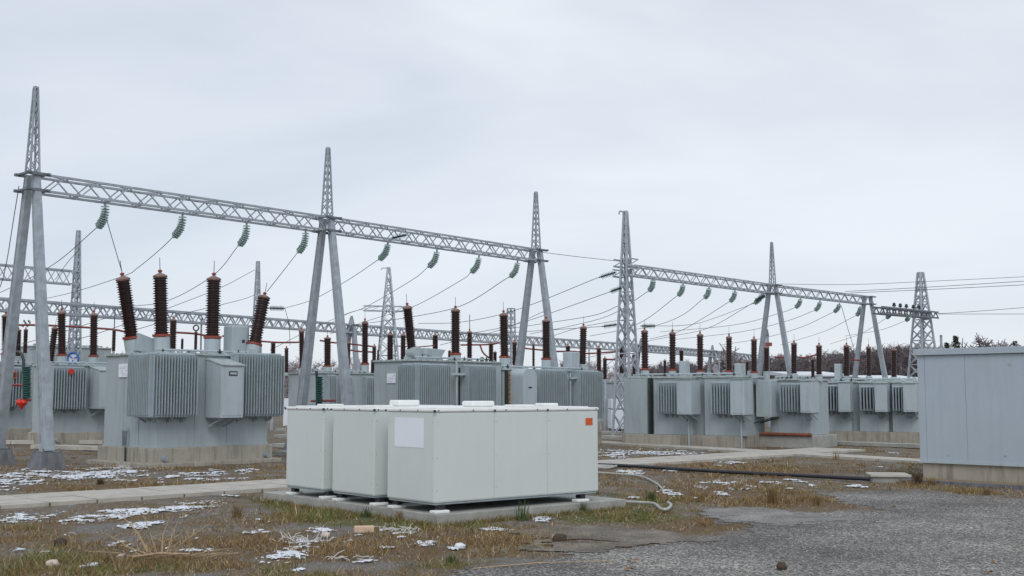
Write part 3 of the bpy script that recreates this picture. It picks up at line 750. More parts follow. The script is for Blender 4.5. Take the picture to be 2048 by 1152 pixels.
def radiator(root, axis, a0, a1, p0, p1, z0, z1, pitch=.075, th=.016, m='fins', pipes=True):
    """fins between a0..a1 along the face, sticking out from p0 to p1 (p1 outermost). axis 'x': fins on a face running along x."""
    mb = MB(); n = max(2, int(round((a1-a0)/pitch)))
    for i in range(n+1):
        a = a0 + (a1-a0)*i/n
        lo, hi = min(p0, p1), max(p0, p1)
        j = random.uniform(-.004, .004)
        if axis == 'x': mb.box(a-th/2, a+th/2, lo, hi, z0+j, z1+j)
        else: mb.box(lo, hi, a-th/2, a+th/2, z0+j, z1+j)
        # rolled front edge
        if axis == 'x': mb.box(a-th*.8, a+th*.8, (p1-.012) if p1<p0 else p1-.018, (p1+.018) if p1<p0 else p1+.012, z0+.05, z1-.05)
        else: mb.box((p1-.012) if p1<p0 else p1-.018, (p1+.018) if p1<p0 else p1+.012, a-th*.8, a+th*.8, z0+.05, z1-.05)
    o = mb.build('radiator', m, root)
    # back sheet of the fins, near-black to paint shade into the gaps
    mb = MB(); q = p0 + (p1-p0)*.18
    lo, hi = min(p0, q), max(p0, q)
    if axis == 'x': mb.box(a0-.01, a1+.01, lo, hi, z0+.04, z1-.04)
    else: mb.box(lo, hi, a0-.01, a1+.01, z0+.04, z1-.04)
    mb.build('gap_shade_plate', 'dark', o)
    if pipes:
        pm = p0 + (p1-p0)*.5
        for z in (z0+.02, z1+.015):
            mb = MB()
            if axis == 'x': mb.tube([(a0-.03, pm, z), (a1+.03, pm, z)], .045, 8)
            else: mb.tube([(pm, a0-.03, z), (pm, a1+.03, z)], .045, 8)
            mb.build('header_pipe', 'fins', o)
        mb = MB()
        for f in (.2, .55, .85):
            a = a0 + (a1-a0)*f
            if axis == 'x': mb.bar((a, pm, z0), (a, p0, z0-.14), .05); mb.bar((a,pm,z0-.05),(a+.08,p0,z0-.12),.03)
            else: mb.bar((pm, a, z0), (p0, a, z0-.14), .05)
        mb.build('support_bracket', 'fins', o)
    return o
def cabinet(root, x0, x1, yf, yb, z0, z1, slope=0.0, m='paint2', name='control_box', handle=True):
    mb = MB(); zf = z1-slope
    mb.add([(x0,yf,z0),(x1,yf,z0),(x1,yb,z0),(x0,yb,z0),(x0,yf,zf),(x1,yf,zf),(x1,yb,z1),(x0,yb,z1)],
           [(0,3,2,1),(4,5,6,7),(0,1,5,4),(1,2,6,5),(2,3,7,6),(3,0,4,7)])
    o = mb.build(name, m, root, bevel=.015)
    mb = MB(); t = .02
    mb.add([(x0-t,yf-t*2,zf+.002),(x1+t,yf-t*2,zf+.002),(x1+t,yb,z1+.004),(x0-t,yb,z1+.004),(x0-t,yf-t*2,zf+.03),(x1+t,yf-t*2,zf+.03),(x1+t,yb,z1+.035),(x0-t,yb,z1+.035)],
           [(0,3,2,1),(4,5,6,7),(0,1,5,4),(1,2,6,5),(2,3,7,6),(3,0,4,7)])
    mb.build('rain_hood', 'lid', o)
    mb = MB(); w = x1-x0
    mb.box(x0+.05, x1-.05, yf-.010, yf+.01, z0+.06, zf-.06); mb.build('door', m, o, bevel=.006)
    if handle:
        mb = MB(); cx = x0+w*.5
        mb.box(cx-.13, cx+.13, yf-.022, yf-.008, zf-.26, zf-.14); mb.build('nameplate', 'dark', o)
        mb = MB(); mb.box(cx-.10, cx+.10, yf-.03, yf-.0215, zf-.225, zf-.175); mb.build('handle', 'paint2', o)
    # brackets underneath
    mb = MB()
    for f in (.15, .85):
        a = x0+w*f; mb.bar((a, yf+.05, z0), (a, yb, z0-.22), .04); mb.bar((a, yf+.08, z0-.012), (a, yb, z0-.012), .05)
    mb.tube([(x0+w*.3, (yf+yb)/2, z0), (x0+w*.3, (yf+yb)/2, z0-.12), (x0+w*.05, yb-.05, z0-.25)], .022, 6)
    mb.tube([(x0+w*.5, (yf+yb)/2, z0), (x0+w*.5, (yf+yb)/2, z0-.10), (x0+w*.4, yb-.05, z0-.22)], .022, 6)
    mb.build('bracket', 'fins', o)
    return o

def transformer(fr, Lx, Ly, zb, zt, label, slab=(.1,.1,.12,.12), slab_m='conc', group='grey power transformers', seams=(), sseams=(), slab_foot=False, bolts=True, lid_over=.06):
    """body 0..Lx, 0..Ly ; slab = overhangs left,right,front,back"""
    root = empty('transformer', (fr.O.x, fr.O.y, 0), fr.rotz(), label=label, cat='transformer', group=group)
    mb = MB(); mb.box(-slab[0], Lx+slab[1], -slab[2], Ly+slab[3], -.1, zb); pl = mb.build('plinth', slab_m, root, bevel=.02)
    if slab_foot:
        mb = MB(); mb.box(-slab[0]-.32, Lx+slab[1]+.1, -slab[2]-.3, Ly+slab[3], -.1, .09); mb.build('footing', slab_m, pl, bevel=.015)
    mb = MB(); mb.box(0, Lx, 0, Ly, zb, zt); bo = mb.build('tank', 'paint', root, bevel=.015)
    mb = MB()
    t = .014
    for x in seams: mb.box(x-.012, x+.012, -t, .002, zb+.01, zt-.05)
    for y in sseams: mb.box(-t, .002, y-.012, y+.012, zb+.01, zt-.05)
    mb.box(-.02, Lx+.02, -.022, .0, zb+.002, zb+.05); mb.box(-.022, 0.0, -.02, Ly+.02, zb+.002, zb+.05)
    mb.build('seam', 'paint', bo)
    mb = MB(); k = lid_over
    mb.box(-k, Lx+k, -k, Ly+k, zt-.0, zt+.035); mb.box(-k*.4, Lx+k*.4, -k*.4, Ly+k*.4, zt+.035, zt+.06)
    rr = random.Random(int(Lx*1000))
    nb = int(Lx/.22)
    for i in range(nb):
        x = Lx*(i+.5)/nb; mb.box(x-.02, x+.02, -k-.015, -k+.035, zt+.034, zt+.07)
    nb = int(Ly/.25)
    for i in range(nb):
        y = Ly*(i+.5)/nb; mb.box(-k-.015, -k+.035, y-.02, y+.02, zt+.034, zt+.07)
    ld = mb.build('lid', 'lid', root, bevel=.006)
    # pipework and small gear on the lid
    mb = MB()
    mb.tube([(Lx*.06, Ly*.18, zt+.14), (Lx*.94, Ly*.18, zt+.14)], .03, 8)
    for i in range(5):
        x = Lx*(.08+.21*i); mb.tube([(x, Ly*.18, zt+.02), (x, Ly*.18, zt+.14)], .022, 6)
    for i in range(7):
        x = rr.uniform(.05, .95)*Lx; y = rr.uniform(.05, .9)*Ly; s = rr.uniform(.03, .08)
        mb.box(x-s, x+s, y-s, y+s, zt+.05, zt+.05+rr.uniform(.06, .2))
    mb.build('lid_pipework', 'paint2', ld)
    for i in range(8):
        x = Lx*(i+rr.uniform(.2,.8))/8; y = rr.uniform(-.02, .12); r_v = rr.uniform(.022, .045); h_v = rr.uniform(.05, .15)
        mb = MB(); mb.lathe([(r_v,zt+.05),(r_v,zt+.05+h_v*.4),(r_v*1.7,zt+.05+h_v*.45),(r_v*1.7,zt+.05+h_v*.6),(r_v*.6,zt+.05+h_v*.65),(r_v*.5,zt+.06+h_v)], 10, (x, y, 0)); mb.build('valve', rr.choice(['dark','steel','lid','paint2','dark']), ld)
    return root
def B(root, fr, y0, bpx, bpy_, tpx, tpy, w, zt, n=18, red=True, rod=True):
    """bushing located by its flange and tip as measured; y0 = distance behind the front face"""
    x, z = fr.front(bpx, bpy_, y0); x2, z2 = fr.front(tpx, tpy, y0)
    D = fr.W(x, y0, z).y
    return bushing(root, (x, y0, z), (x2, y0, z2), w*1.14/2*D/F, max(.08, z-zt-.03), n, red, rod)

# ---- the near transformer
a = 41.5
O = G(306, 934); frs = Frame(O, a); O1 = frs.W(.12, .12, 0); f1 = Frame(O1, a)
Lx = f1.front(534, 880)[0]; Ly = f1.side(207, 880)[0]; zb = f1.front(305, 897)[1]; zt = f1.front(305, 708)[1]
print('T1', O1, Lx, Ly, zb, zt)
t1 = transformer(f1, Lx, Ly, zb, zt, 'largest and nearest grey transformer with four brown bushings, on a stained concrete plinth at left', seams=(Lx*.33, Lx*.62), sseams=(Ly*.32, Ly*.62), slab_foot=True)
zr0 = f1.front(308, 834, -.35)[1]; zr1 = f1.front(308, 709, -.35)[1]
x1 = f1.front(393, 800, -.42)[0]; y1 = f1.side(256, 800, -.42)[0]
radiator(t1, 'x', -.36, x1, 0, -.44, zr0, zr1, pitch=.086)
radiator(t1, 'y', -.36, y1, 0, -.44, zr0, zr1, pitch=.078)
xb0 = f1.front(442, 800, -.75)[0]; xb1 = f1.front(487, 800, -.75)[0]
zc0 = f1.front(465, 836, -.75)[1]; zc1 = f1.front(442, 731, -.75)[1]
cabinet(t1, xb0, xb1, -.75, -.05, zc0, zc1+.17, slope=.17)
xr0 = f1.front(490, 800, -.42)[0]-.25; xr1 = f1.front(566, 800, -.42)[0]
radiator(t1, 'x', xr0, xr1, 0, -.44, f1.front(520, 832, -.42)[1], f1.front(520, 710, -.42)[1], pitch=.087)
yb_ = Ly*.45
B(t1, f1, Ly*.62, 263, 672, 244, 546, 27, zt, 23)
B(t1, f1, Ly*.45, 323, 668, 320, 540, 27, zt, 23)
B(t1, f1, Ly*.35, 425, 672, 428, 546, 27, zt, 23)
B(t1, f1, Ly*.30, 509, 686, 530, 585, 24, zt, 18)
# round-cornered cabinet, tilted hopper box on the lid
x0, z0 = f1.front(464, 705, Ly*.35); x2, z2 = f1.front(500, 652, Ly*.35)
mb = MB(); mb.box(x0, x2, Ly*.35, Ly*.35+.45, zt+.06, z2); c = mb.build('relay_box', 'paint2', t1, bevel=.05, seg=3)
mb = MB(); xm = x0+(x2-x0)*.55; mb.box(xm, xm+.09, Ly*.35-.012, Ly*.35+.01, z2-.48, z2-.40); mb.build('window', 'dark', c)
mb = MB(); x0, z0 = f1.front(292, 700, Ly*.5); s = .30
mb.add([(x0-.30,Ly*.5,zt+.12),(x0+.22,Ly*.5,zt+.06),(x0+.36,Ly*.5,zt+.42),(x0-.22,Ly*.5,zt+.60),(x0-.30,Ly*.5+.4,zt+.12),(x0+.22,Ly*.5+.4,zt+.06),(x0+.36,Ly*.5+.4,zt+.42),(x0-.22,Ly*.5+.4,zt+.60)],
       [(0,1,2,3),(7,6,5,4),(0,4,5,1),(1,5,6,2),(2,6,7,3),(3,7,4,0)]); mb.box(x0-.1, x0+.1, Ly*.5+.1, Ly*.5+.3, zt+.04, zt+.2)
mb.build('hopper', 'paint', t1, bevel=.02)
def face_sheet(root, fr, kind, cs, depth, m, name='notice', th=.006):
    """flat sheet on a face, cs = px corners (x0,y0,x1,y1)"""
    mb = MB()
    if kind == 'side':
        y0, z1 = fr.side(cs[0], cs[1], depth); y1, z0 = fr.side(cs[2], cs[3], depth)
        mb.box(depth-th, depth, min(y0,y1), max(y0,y1), min(z0,z1), max(z0,z1))
    else:
        x0, z1 = fr.front(cs[0], cs[1], depth); x1, z0 = fr.front(cs[2], cs[3], depth)
        mb.box(min(x0,x1), max(x0,x1), depth-th, depth, min(z0,z1), max(z0,z1))
    return mb.build(name, m, root)
def notice_marks(root, fr, cs, depth, seed=1):
    rr = random.Random(seed); y0, z1 = fr.side(cs[0], cs[1], depth); y1, z0 = fr.side(cs[2], cs[3], depth)
    lo, hi = min(y0, y1), max(y0, y1); mb = MB()
    for i in range(7):
        z = z1-(z1-z0)*(.1+.12*i); y = lo+(hi-lo)*.1
        while y < hi-(hi-lo)*.18:
            l_ = rr.uniform(.03, .10)
            if rr.random() < .6: mb.box(depth-.0085, depth-.0065, y, min(y+l_, hi-.03), z-.012, z)
            y += l_+rr.uniform(.02, .06)
    mb.box(depth-.0070, depth-.0064, lo+.03, hi-.03, z0+.03, z1-.03) if False else None
    return mb
M['faint'] = mat('faded_print', (.42, .44, .55), .8, var=.2)
nt1 = face_sheet(t1, f1, 'side', (239,728,256.5,754), -.016, 'paper', th=.02)
notice_marks(t1, f1, (239,728,256.5,754), -.036).build('print', 'faint', nt1)
# access slot with round head low on the left face, drain pipes in plinth
y0, _ = f1.side(247, 870, 0); y1, _ = f1.side(259, 870, 0); zz0 = zb; zz1 = f1.side(252, 850, 0)[1]
mb = MB(); rh = abs(y1-y0)/2; mb.box(-.05, -.005, min(y0,y1), max(y0,y1), zb+.01, zz1-rh)
mb.tube([(-.05,(y0+y1)/2,zz1-rh),(-.005,(y0+y1)/2,zz1-rh)], rh, 20); cp = mb.build('cover_plate', 'fins', t1)
mb = MB(); mb.box(-.054, -.05, min(y0,y1)+.03, max(y0,y1)-.03, zb+.03, zz1-rh); mb.build('slot_shade', 'steeld', cp)  # raised dark plate, its colour stands in for the shade inside the slot
mb = MB(); yy = (y0+y1)/2; mb.bar((-.135,yy-.2,-.02),(-.135,yy-.2,zb),.035); mb.build('downpipe', 'dark', t1)
for px, py in ((327, 916), (531, 909)):
    x, z = f1.front(px, py, -.12)
    mb = MB(); mb.tube([(x,-.05,z),(x,-.24,z-.02)], .055, 10); mb.tube([(x,-.10,z),(x,-.15,z)], .085, 10); mb.build('drain_spout', 'steel', t1)

# ---- middle row (two units) on the same line
def on_line(fr, px, y0=0): return fr.front(px, 800, y0)[0]
xm = on_line(f1, 835); f2 = Frame(f1.W(xm, 0, 0), a)
zt2 = 2.86
Lx2 = f2.front(1003, 760)[0]; Ly2 = f2.side(748, 760)[0]; zt2 = f2.front(835, 722)[1]
print('T2', f2.O, Lx2, Ly2, zt2)
t2 = transformer(f2, Lx2, Ly2, zb, zt2, 'grey transformer behind the cream cabinets with a white notice on its left side', seams=(Lx2*.5,), sseams=(Ly2*.45, Ly2*.72))
def Zf(fr, py, px, y0): return fr.front(px, py, y0)[1]
z1r = Zf(f2, 730, 835, -.35)
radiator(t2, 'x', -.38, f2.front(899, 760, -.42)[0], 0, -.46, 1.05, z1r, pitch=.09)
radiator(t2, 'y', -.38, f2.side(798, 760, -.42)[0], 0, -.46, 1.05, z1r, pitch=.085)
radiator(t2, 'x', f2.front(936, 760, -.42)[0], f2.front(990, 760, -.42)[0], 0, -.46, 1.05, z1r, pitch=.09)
mb = MB(); xg = f2.front(913, 760, -.25)[0]; mb.tube([(xg,-.25,.9),(xg,-.25,zt2+.02)], .04, 8)
zc = f2.front(913, 748, -.25)[1]; mb.box(xg-.35, xg+.75, -.34, -.2, zc-.04, zc+.03); mb.build('pipe_stand', 'paint2', t2)
nt2 = face_sheet(t2, f2, 'side', (774.5,747,791.5,766), -.016, 'paper', th=.02)
notice_marks(t2, f2, (774.5,747,791.5,766), -.036, 3).build('print', 'faint', nt2)
B(t2, f2, Ly2*.5, 823.5, 702, 814, 606, 19, zt2, 23)
B(t2, f2, Ly2*.35, 911, 706, 911, 612, 18, zt2, 23)
# winch-like housing on the lid
xh, zh = f2.front(865, 715, Ly2*.3)
mb = MB(); mb.add([(xh-.35,Ly2*.3,zt2+.25),(xh+.35,Ly2*.3,zt2+.08),(xh+.62,Ly2*.3,zt2+.42),(xh-.25,Ly2*.3,zt2+.46),(xh-.35,Ly2*.3+.5,zt2+.25),(xh+.35,Ly2*.3+.5,zt2+.08),(xh+.62,Ly2*.3+.5,zt2+.42),(xh-.25,Ly2*.3+.5,zt2+.46)],
   [(0,1,2,3),(7,6,5,4),(0,4,5,1),(1,5,6,2),(2,6,7,3),(3,7,4,0)]); mb.tube([(xh-.55,Ly2*.3+.1,zt2+.3),(xh-.55,Ly2*.3+.5,zt2+.3)], .2, 14)
mb.box(xh-.6, xh+.2, Ly2*.3+.05, Ly2*.3+.35, zt2+.05, zt2+.14); mb.build('hopper', 'paint', t2, bevel=.02)
# unit b
xb = f2.front(1006, 760)[0]; f3 = Frame(f2.W(xb, 0, 0), a); zt3 = f3.front(1050, 741)[1]
Lx3 = f3.front(1203, 800)[0]-.25
print('T3', f3.O, Lx3, zt3)
t3 = transformer(f3, Lx3, Ly2*.9, zb, zt3, 'grey transformer right of the white-notice one, with a round-topped cabinet and three bushings', seams=(Lx3*.2, Lx3*.5, Lx3*.7))
xa, xc = f3.front(1046, 770, -.7)[0], f3.front(1074, 770, -.7)[0]
zc_ = f3.front(1060, 742, -.7)[1]
mb = MB(); mb.box(xa, xc, -.7, -.05, .9, zc_-.18)
n_ = 12; xm_ = (xa+xc)/2; hw = (xc-xa)/2
prof = [(xm_+hw*math.cos(math.pi*k/n_), zc_-.18+.26*math.sin(math.pi*k/n_)) for k in range(n_+1)]
vs = [(x, -.7, z) for x, z in prof] + [(x, -.05, z) for x, z in prof]; m_ = len(prof)
mb.add(vs, [tuple(range(m_))[::-1], tuple(range(m_, 2*m_))] + [(i, i+1, m_+i+1, m_+i) for i in range(m_-1)])
cbx = mb.build('round_top_cabinet', 'paint2', t3)
mb = MB(); mb.tube([(xm_-.08,-.715,zc_-.55),(xm_+.08,-.715,zc_-.55)], .02, 8); mb.build('handle', 'dark', cbx)
z1r = Zf(f3, 742, 1100, -.35)
radiator(t3, 'x', f3.front(1078, 770, -.42)[0], f3.front(1132, 770, -.42)[0], 0, -.46, 1.05, z1r, pitch=.10)
radiator(t3, 'x', f3.front(1159, 780, -.42)[0], f3.front(1203, 780, -.42)[0], 0, -.46, .95, z1r, pitch=.10)
mb = MB(); xl, _ = f3.front(1015, 770, -.1); zl1 = f3.front(1015, 741, -.1)[1]
mb.box(xl-.05, xl-.02, -.16, -.02, 1.1, zl1); lad = mb.build('cable_rack', 'dark', t3)
mb = MB()
for i in range(19): z = 1.15+(zl1-1.2)*i/18; mb.box(xl-.02, xl+.12, -.12-.03*(i%2), -.03, z-.022, z+.022)
mb.build('rung', 'ochre', lad)
mb = MB(); xg = f3.front(1141, 770, -.25)[0]; mb.tube([(xg,-.25,.9),(xg,-.25,zt3-.05)], .035, 8)
zc = f3.front(1141, 756, -.25)[1]; mb.box(xg-.1, xg+.6, -.34, -.2, zc-.03, zc+.03); mb.build('pipe_stand', 'paint2', t3)
B(t3, f3, .9, 1009, 712, 1007, 621, 17, zt3, 23)
B(t3, f3, .6, 1092.5, 716, 1092, 634, 16, zt3, 23)
B(t3, f3, .5, 1165, 728, 1167, 648, 14, zt3, 18, red=False)
x0, z0 = f3.front(1142, 735, .4); x2, z2 = f3.front(1160, 704, .4)
mb = MB(); mb.box(x0, x2, .4, .8, zt3+.05, z2); mb.build('relay_box', 'paint2', t3, bevel=.04)

# ---- left back row
O = G(99, 891); fs_ = Frame(O, a); f0 = Frame(fs_.W(.12,.12,0), a)
zb0 = f0.front(100, 866)[1]; Lx0 = f0.front(250, 860)[0]; Ly0 = f0.side(64, 850)[0]; zt0 = f0.front(99, 731)[1]
print('T0', f0.O, Lx0, Ly0, zb0, zt0)
t0 = transformer(f0, Lx0, Ly0, zb0, zt0, 'grey transformer half hidden behind the nearest one, with a red dot on its ribbed radiator', seams=(Lx0*.35, Lx0*.62))
radiator(t0, 'x', f0.front(105, 780, -.42)[0], f0.front(170, 780, -.42)[0], 0, -.46, Zf(f0,818,140,-.42), Zf(f0,736,140,-.42), pitch=.105, th=.022)
cabinet(t0, f0.front(199, 780, -.8)[0], f0.front(199, 780, -.8)[0]+1.0, -.8, -.05, Zf(f0,818,199,-.8), Zf(f0,742,199,-.8)+.15, slope=.15, handle=False)
x, z = f0.front(141.5, 743, -.47); mb = MB(); mb.tube([(x,-.485,z),(x,-.52,z)], .10, 20); dd = mb.build('red_dot_sign', 'redsign', t0)
B(t0, f0, Ly0*.4, 124, 708, 123, 617, 16, zt0, 18)
B(t0, f0, Ly0*.4, 187, 710, 188, 621, 15, zt0, 18)
B(t0, f0, Ly0*.75, 101, 722, 111, 650, 13, zt0, 14, red=False)
x, z = f0.front(113, 880, -.12); mb = MB(); mb.tube([(x,-.05,z),(x,-.24,z-.02)], .06, 10); mb.build('drain_spout', 'steel', t0)
# far left unit, cut by the edge
f00 = Frame(G(-14, 884), a); zb00 = .62
Lx00 = f00.front(63, 850)[0]; zt00 = f00.front(20, 730)[1]
t00 = transformer(f00, Lx00, 3.4, f00.front(20, 857)[1], zt00, 'grey transformer cut by the left edge, orange label on its radiator', seams=(Lx00*.8,))
radiator(t00, 'x', f00.front(-10, 780, -.42)[0], f00.front(43, 780, -.42)[0], 0, -.46, Zf(f00,813,20,-.42), Zf(f00,737,20,-.42), pitch=.11, th=.022)
face_sheet(t00, f00, 'front', (24,743,33,757), -.495, 'orange', 'warning_label', th=.012)
mb = MB(); xa_, za_ = f00.front(25, 745.5, -.492); xb_, zb_ = f00.front(32, 754.5, -.492)
for k in range(4):
    z = za_+(zb_-za_)*(k+.2)/3.6; mb.box(xa_, xb_, -.5105, -.5075, z-.02, z+.015)
mb.box((xa_+xb_)/2-.008, (xa_+xb_)/2+.008, -.5100, -.5070, zb_, za_)
mb.build('label_print', 'dark', t00)
B(t00, f00, 1.2, 12, 706, 12, 624, 16, zt00, 18)
B(t00, f00, 2.4, 36, 712, 37, 655, 11, zt00, 14, red=False)
B(t00, f00, 1.6, -30, 706, -30, 624, 16, zt00, 18)

# ---- T4 : row behind, left of middle, hidden low down by the cream cabinets
x4 = on_line(f0, 640); f4 = Frame(f0.W(x4, 0, 0), a); zt4 = f4.front(640, 747)[1]
Lx4 = f4.front(752, 780)[0]; Ly4 = f4.side(577, 780)[0]
print('T4', f4.O, Lx4, Ly4, zt4)
t4_ = transformer(f4, Lx4, Ly4, zb0, zt4, 'grey transformer seen between the legs of the second tower, behind the cream cabinets', seams=(Lx4*.1, Lx4*.58), sseams=(Ly4*.3, Ly4*.66))
radiator(t4_, 'x', f4.front(658, 770, -.25)[0], f4.front(672, 770, -.25)[0], 0, -.28, .9, Zf(f4,752,660,-.25), pitch=.11, th=.03)
radiator(t4_, 'x', f4.front(687, 770, -.25)[0], f4.front(703, 770, -.25)[0], 0, -.28, .9, Zf(f4,756,690,-.25), pitch=.11, th=.03)
radiator(t4_, 'x', f4.front(733, 770, -.25)[0], f4.front(748, 770, -.25)[0], 0, -.28, .9, Zf(f4,756,740,-.25), pitch=.11, th=.03)
B(t4_, f4, Ly4*.5, 604, 733, 603, 655, 11, zt4, 18, rod=False)
B(t4_, f4, Ly4*.3, 655, 731, 655, 671, 14, zt4, 14)
B(t4_, f4, Ly4*.5, 696, 738, 697, 680, 9, zt4, 14, red=False)
B(t4_, f4, Ly4*.25, 730, 726, 730, 637, 13, zt4, 23)
B(t4_, f4, Ly4*.8, 573, 745, 573, 692, 8, zt4, 14, red=False, rod=False)

# ---- little far unit seen right of the middle row
f8 = Frame(P(1196, 850, 60), a); f8 = Frame((P(1196, 830, 60).x, 60, 0), a)
Lx8 = f8.front(1262, 800)[0]
t8 = transformer(f8, Lx8, 2.5, .45, f8.front(1210, 766)[1], 'small far transformer glimpsed between the middle row and the right row')
radiator(t8, 'x', f8.front(1206, 800, -.3)[0], f8.front(1213, 800, -.3)[0], 0, -.3, f8.front(1210, 815)[1], f8.front(1210, 773)[1], pitch=.13, th=.03)
# back tanks behind the left unit
f9 = Frame((P(62, 750, 58).x, 58, 0), a); zt9 = f9.front(90, 694)[1]
t9 = transformer(f9, f9.front(222, 720)[0], 2.5, .45, zt9, 'taller pale transformer tank in the back row behind the slim lattice tower', seams=(2.0, 5.0))

# ---- right row : long face turned the other way
def right_unit(pa, pb, side_px, label, slab_h, tank_top_py, tank_left_inset=.0, **k):
    A_, B_ = G(*pa), G(*pb); d = B_-A_; az = math.degrees(math.atan2(d.x, d.y))
    return Frame(A_, az), d.length
fA, LA = right_unit((1243, 889), (1482, 896), 0, '', 0, 0)
MD = .34
f5 = Frame(fA.W(.05, .12+MD, 0), math.degrees(fA.az)); Lx5 = f5.front(1487, 870)[0]
zb5 = f5.front(1400, 870)[1]; zt5 = f5.front(1400, 755)[1]
# depth so that the right end face reaches px 1530
def end_depth(fr, Lx, px, py=870): return fr.side(px, py, Lx)[0]
Ly5 = end_depth(f5, Lx5, 1530)
print('T5', f5.O, Lx5, Ly5, zb5, zt5, math.degrees(f5.az))
t5 = transformer(f5, Lx5, Ly5, zb5, zt5, 'long grey transformer on pale plinth at right with five bushings in a row', slab=(.02,.10,.14+MD,.1), seams=())
xe = f5.front(1304,800)[0]
mb = MB(); mb.box(0, xe-.03, -MD, 0, zb5+.002, zt5-.02); mb.build('end_bay', 'paint', t5, bevel=.012)
mb = MB(); mb.box(xe-.03, xe+.05, -MD*.7, .0, .02, zt5-.02); mb.build('dark_joint', 'dark', t5)
for (pa_, pb_) in ((1308, 1384), (1409, 1488)):
    xa = f5.front(pa_,800,-MD)[0]; xb_ = f5.front(pb_,800,-MD)[0]
    mb = MB(); mb.box(xa, xb_, -MD, 0, zb5+.002, zt5-.02); tk = mb.build('tank_module', 'paint', t5, bevel=.012)
    mb = MB(); mb.box(xa-.03, xb_+.04, -MD-.05, 0, zt5-.018, zt5+.03); mb.build('module_lid', 'lid', tk)
def rad_box(root, fr, pr, pb_, ztpy, zbpy, boxdepth=.75, pitch=.10, y0=0.0):
    z1 = Zf(fr, ztpy+8, pr[0], -.3); z0 = Zf(fr, zbpy-3, pr[0], -.3)
    radiator(root, 'x', fr.front(pr[0], 800, -.3-y0)[0], fr.front(pr[1], 800, -.3-y0)[0], -y0, -.34-y0, z0, z1, pitch=pitch, th=.024)
    boxdepth += y0
    xa = fr.front(pb_[0], 800, -boxdepth)[0]; xb = fr.front(pb_[1], 800, -boxdepth)[0]
    c = cabinet(root, xa, xb, -boxdepth, -.02-y0, Zf(fr, zbpy, pb_[0], -boxdepth), Zf(fr, ztpy, pb_[0], -boxdepth), handle=False)
    return c
rad_box(t5, f5, (1318, 1350), (1353, 1382), 759, 829, .75, y0=MD)
rad_box(t5, f5, (1424, 1458), (1460, 1488), 759, 830, .75, y0=MD)
for px in (1382, 1487):
    mb = MB(); x = f5.front(px, 860, -.06-MD)[0]; mb.bar((x,-.06-MD-.16,.0),(x,-.06-MD-.16,1.1),.045); mb.build('downpipe', 'paint2', t5)
# cabinet on the end face
x_ = Lx5; e0 = f5.side(1500, 850, x_)[0]; 
xq0 = f5.front(1513, 800, Ly5*.45)[0]
mb = MB(); zq0 = Zf(f5, 834, 1530, Ly5*.45); zq1 = Zf(f5, 760, 1530, Ly5*.45)
mb.box(Lx5+.12, f5.front(1542, 800, Ly5*.45)[0], Ly5*.45, Ly5*.45+1.0, zq0, zq1); cb = mb.build('control_box', 'paint2', t5, bevel=.015)
mb = MB(); mb.box(Lx5-.02, Lx5+.14, Ly5*.55, Ly5*.7, zq0+.2, zq1-.15); mb.build('bracket', 'dark', cb)
mb = MB(); mb.bar((Lx5, Ly5*.5, zq0-.22), (Lx5+.7, Ly5*.5, zq0-.03), .04); mb.bar((Lx5, Ly5*.8, zq0-.22), (Lx5+.7, Ly5*.8, zq0-.03), .04); mb.bar((Lx5+.7, Ly5*.5, zq0-.03), (Lx5+.7, Ly5*.8, zq0-.03), .04); mb.build('strut', 'dark', cb)
for bx, by, tx, ty, ww in ((1290,737,1289,655,14),(1345,738,1345,659,13),(1400.5,740,1400,663,13),(1458,741,1458,668,12),(1508,743,1508,673,12)):
    B(t5, f5, .5, bx, by, tx, ty, ww, zt5, 14)
for px0, px1, py in ((1357, 1370, 722), (1468, 1482, 727)):
    xa, za = f5.front(px0, py, .5); xb2, _ = f5.front(px1, py, .5)
    mb = MB(); mb.box(xa, xb2, .5, .9, zt5+.05, za); mb.build('relay_box', 'paint2', t5, bevel=.03)

fB = Frame(G(1530, 893), math.degrees(f5.az)+3)
LB = fB.front(1620, 880)[0]; zb6 = fB.front(1600, 871)[1]; 
f6 = Frame(fB.W(.05,.35,0), math.degrees(fB.az)); Lx6 = f6.front(1622, 860)[0]; zt6 = f6.front(1580, 761)[1]
Ly6 = max(1.5, end_depth(f6, Lx6, 1633, 860))
print('T6', f6.O, Lx6, Ly6, zb6, zt6)
t6 = transformer(f6, Lx6, Ly6, zb6, zt6, 'grey transformer on a greyer plinth edged by a rusty pipe, middle of the right row', slab=(.3,.25,.35,.1), slab_m='concg', seams=(Lx6*.2,))
rad_box(t6, f6, (1562, 1596), (1600, 1624), 762, 826, .6)
for bx, by, tx, ty, ww in ((1533,742,1533,690,11),(1588,747,1588,681,12),(1638,749,1638,686,12)):
    B(t6, f6, .8, bx, by, tx, ty, ww, zt6, 14, red=False)
rp_ = MB(); pA, pB = f6.W(-.2,-.40,zb6+.03), f6.W(Lx6+.2,-.40,zb6+.03)
rp_.tube([pA-pA, pB-pA], .06, 10); ro = rp_.build('rusty_pipe', 'rust'); ro.location = pA; tag(ro, 'rusty brown pipe lying along the grey plinth edge in the right row', 'pipe')

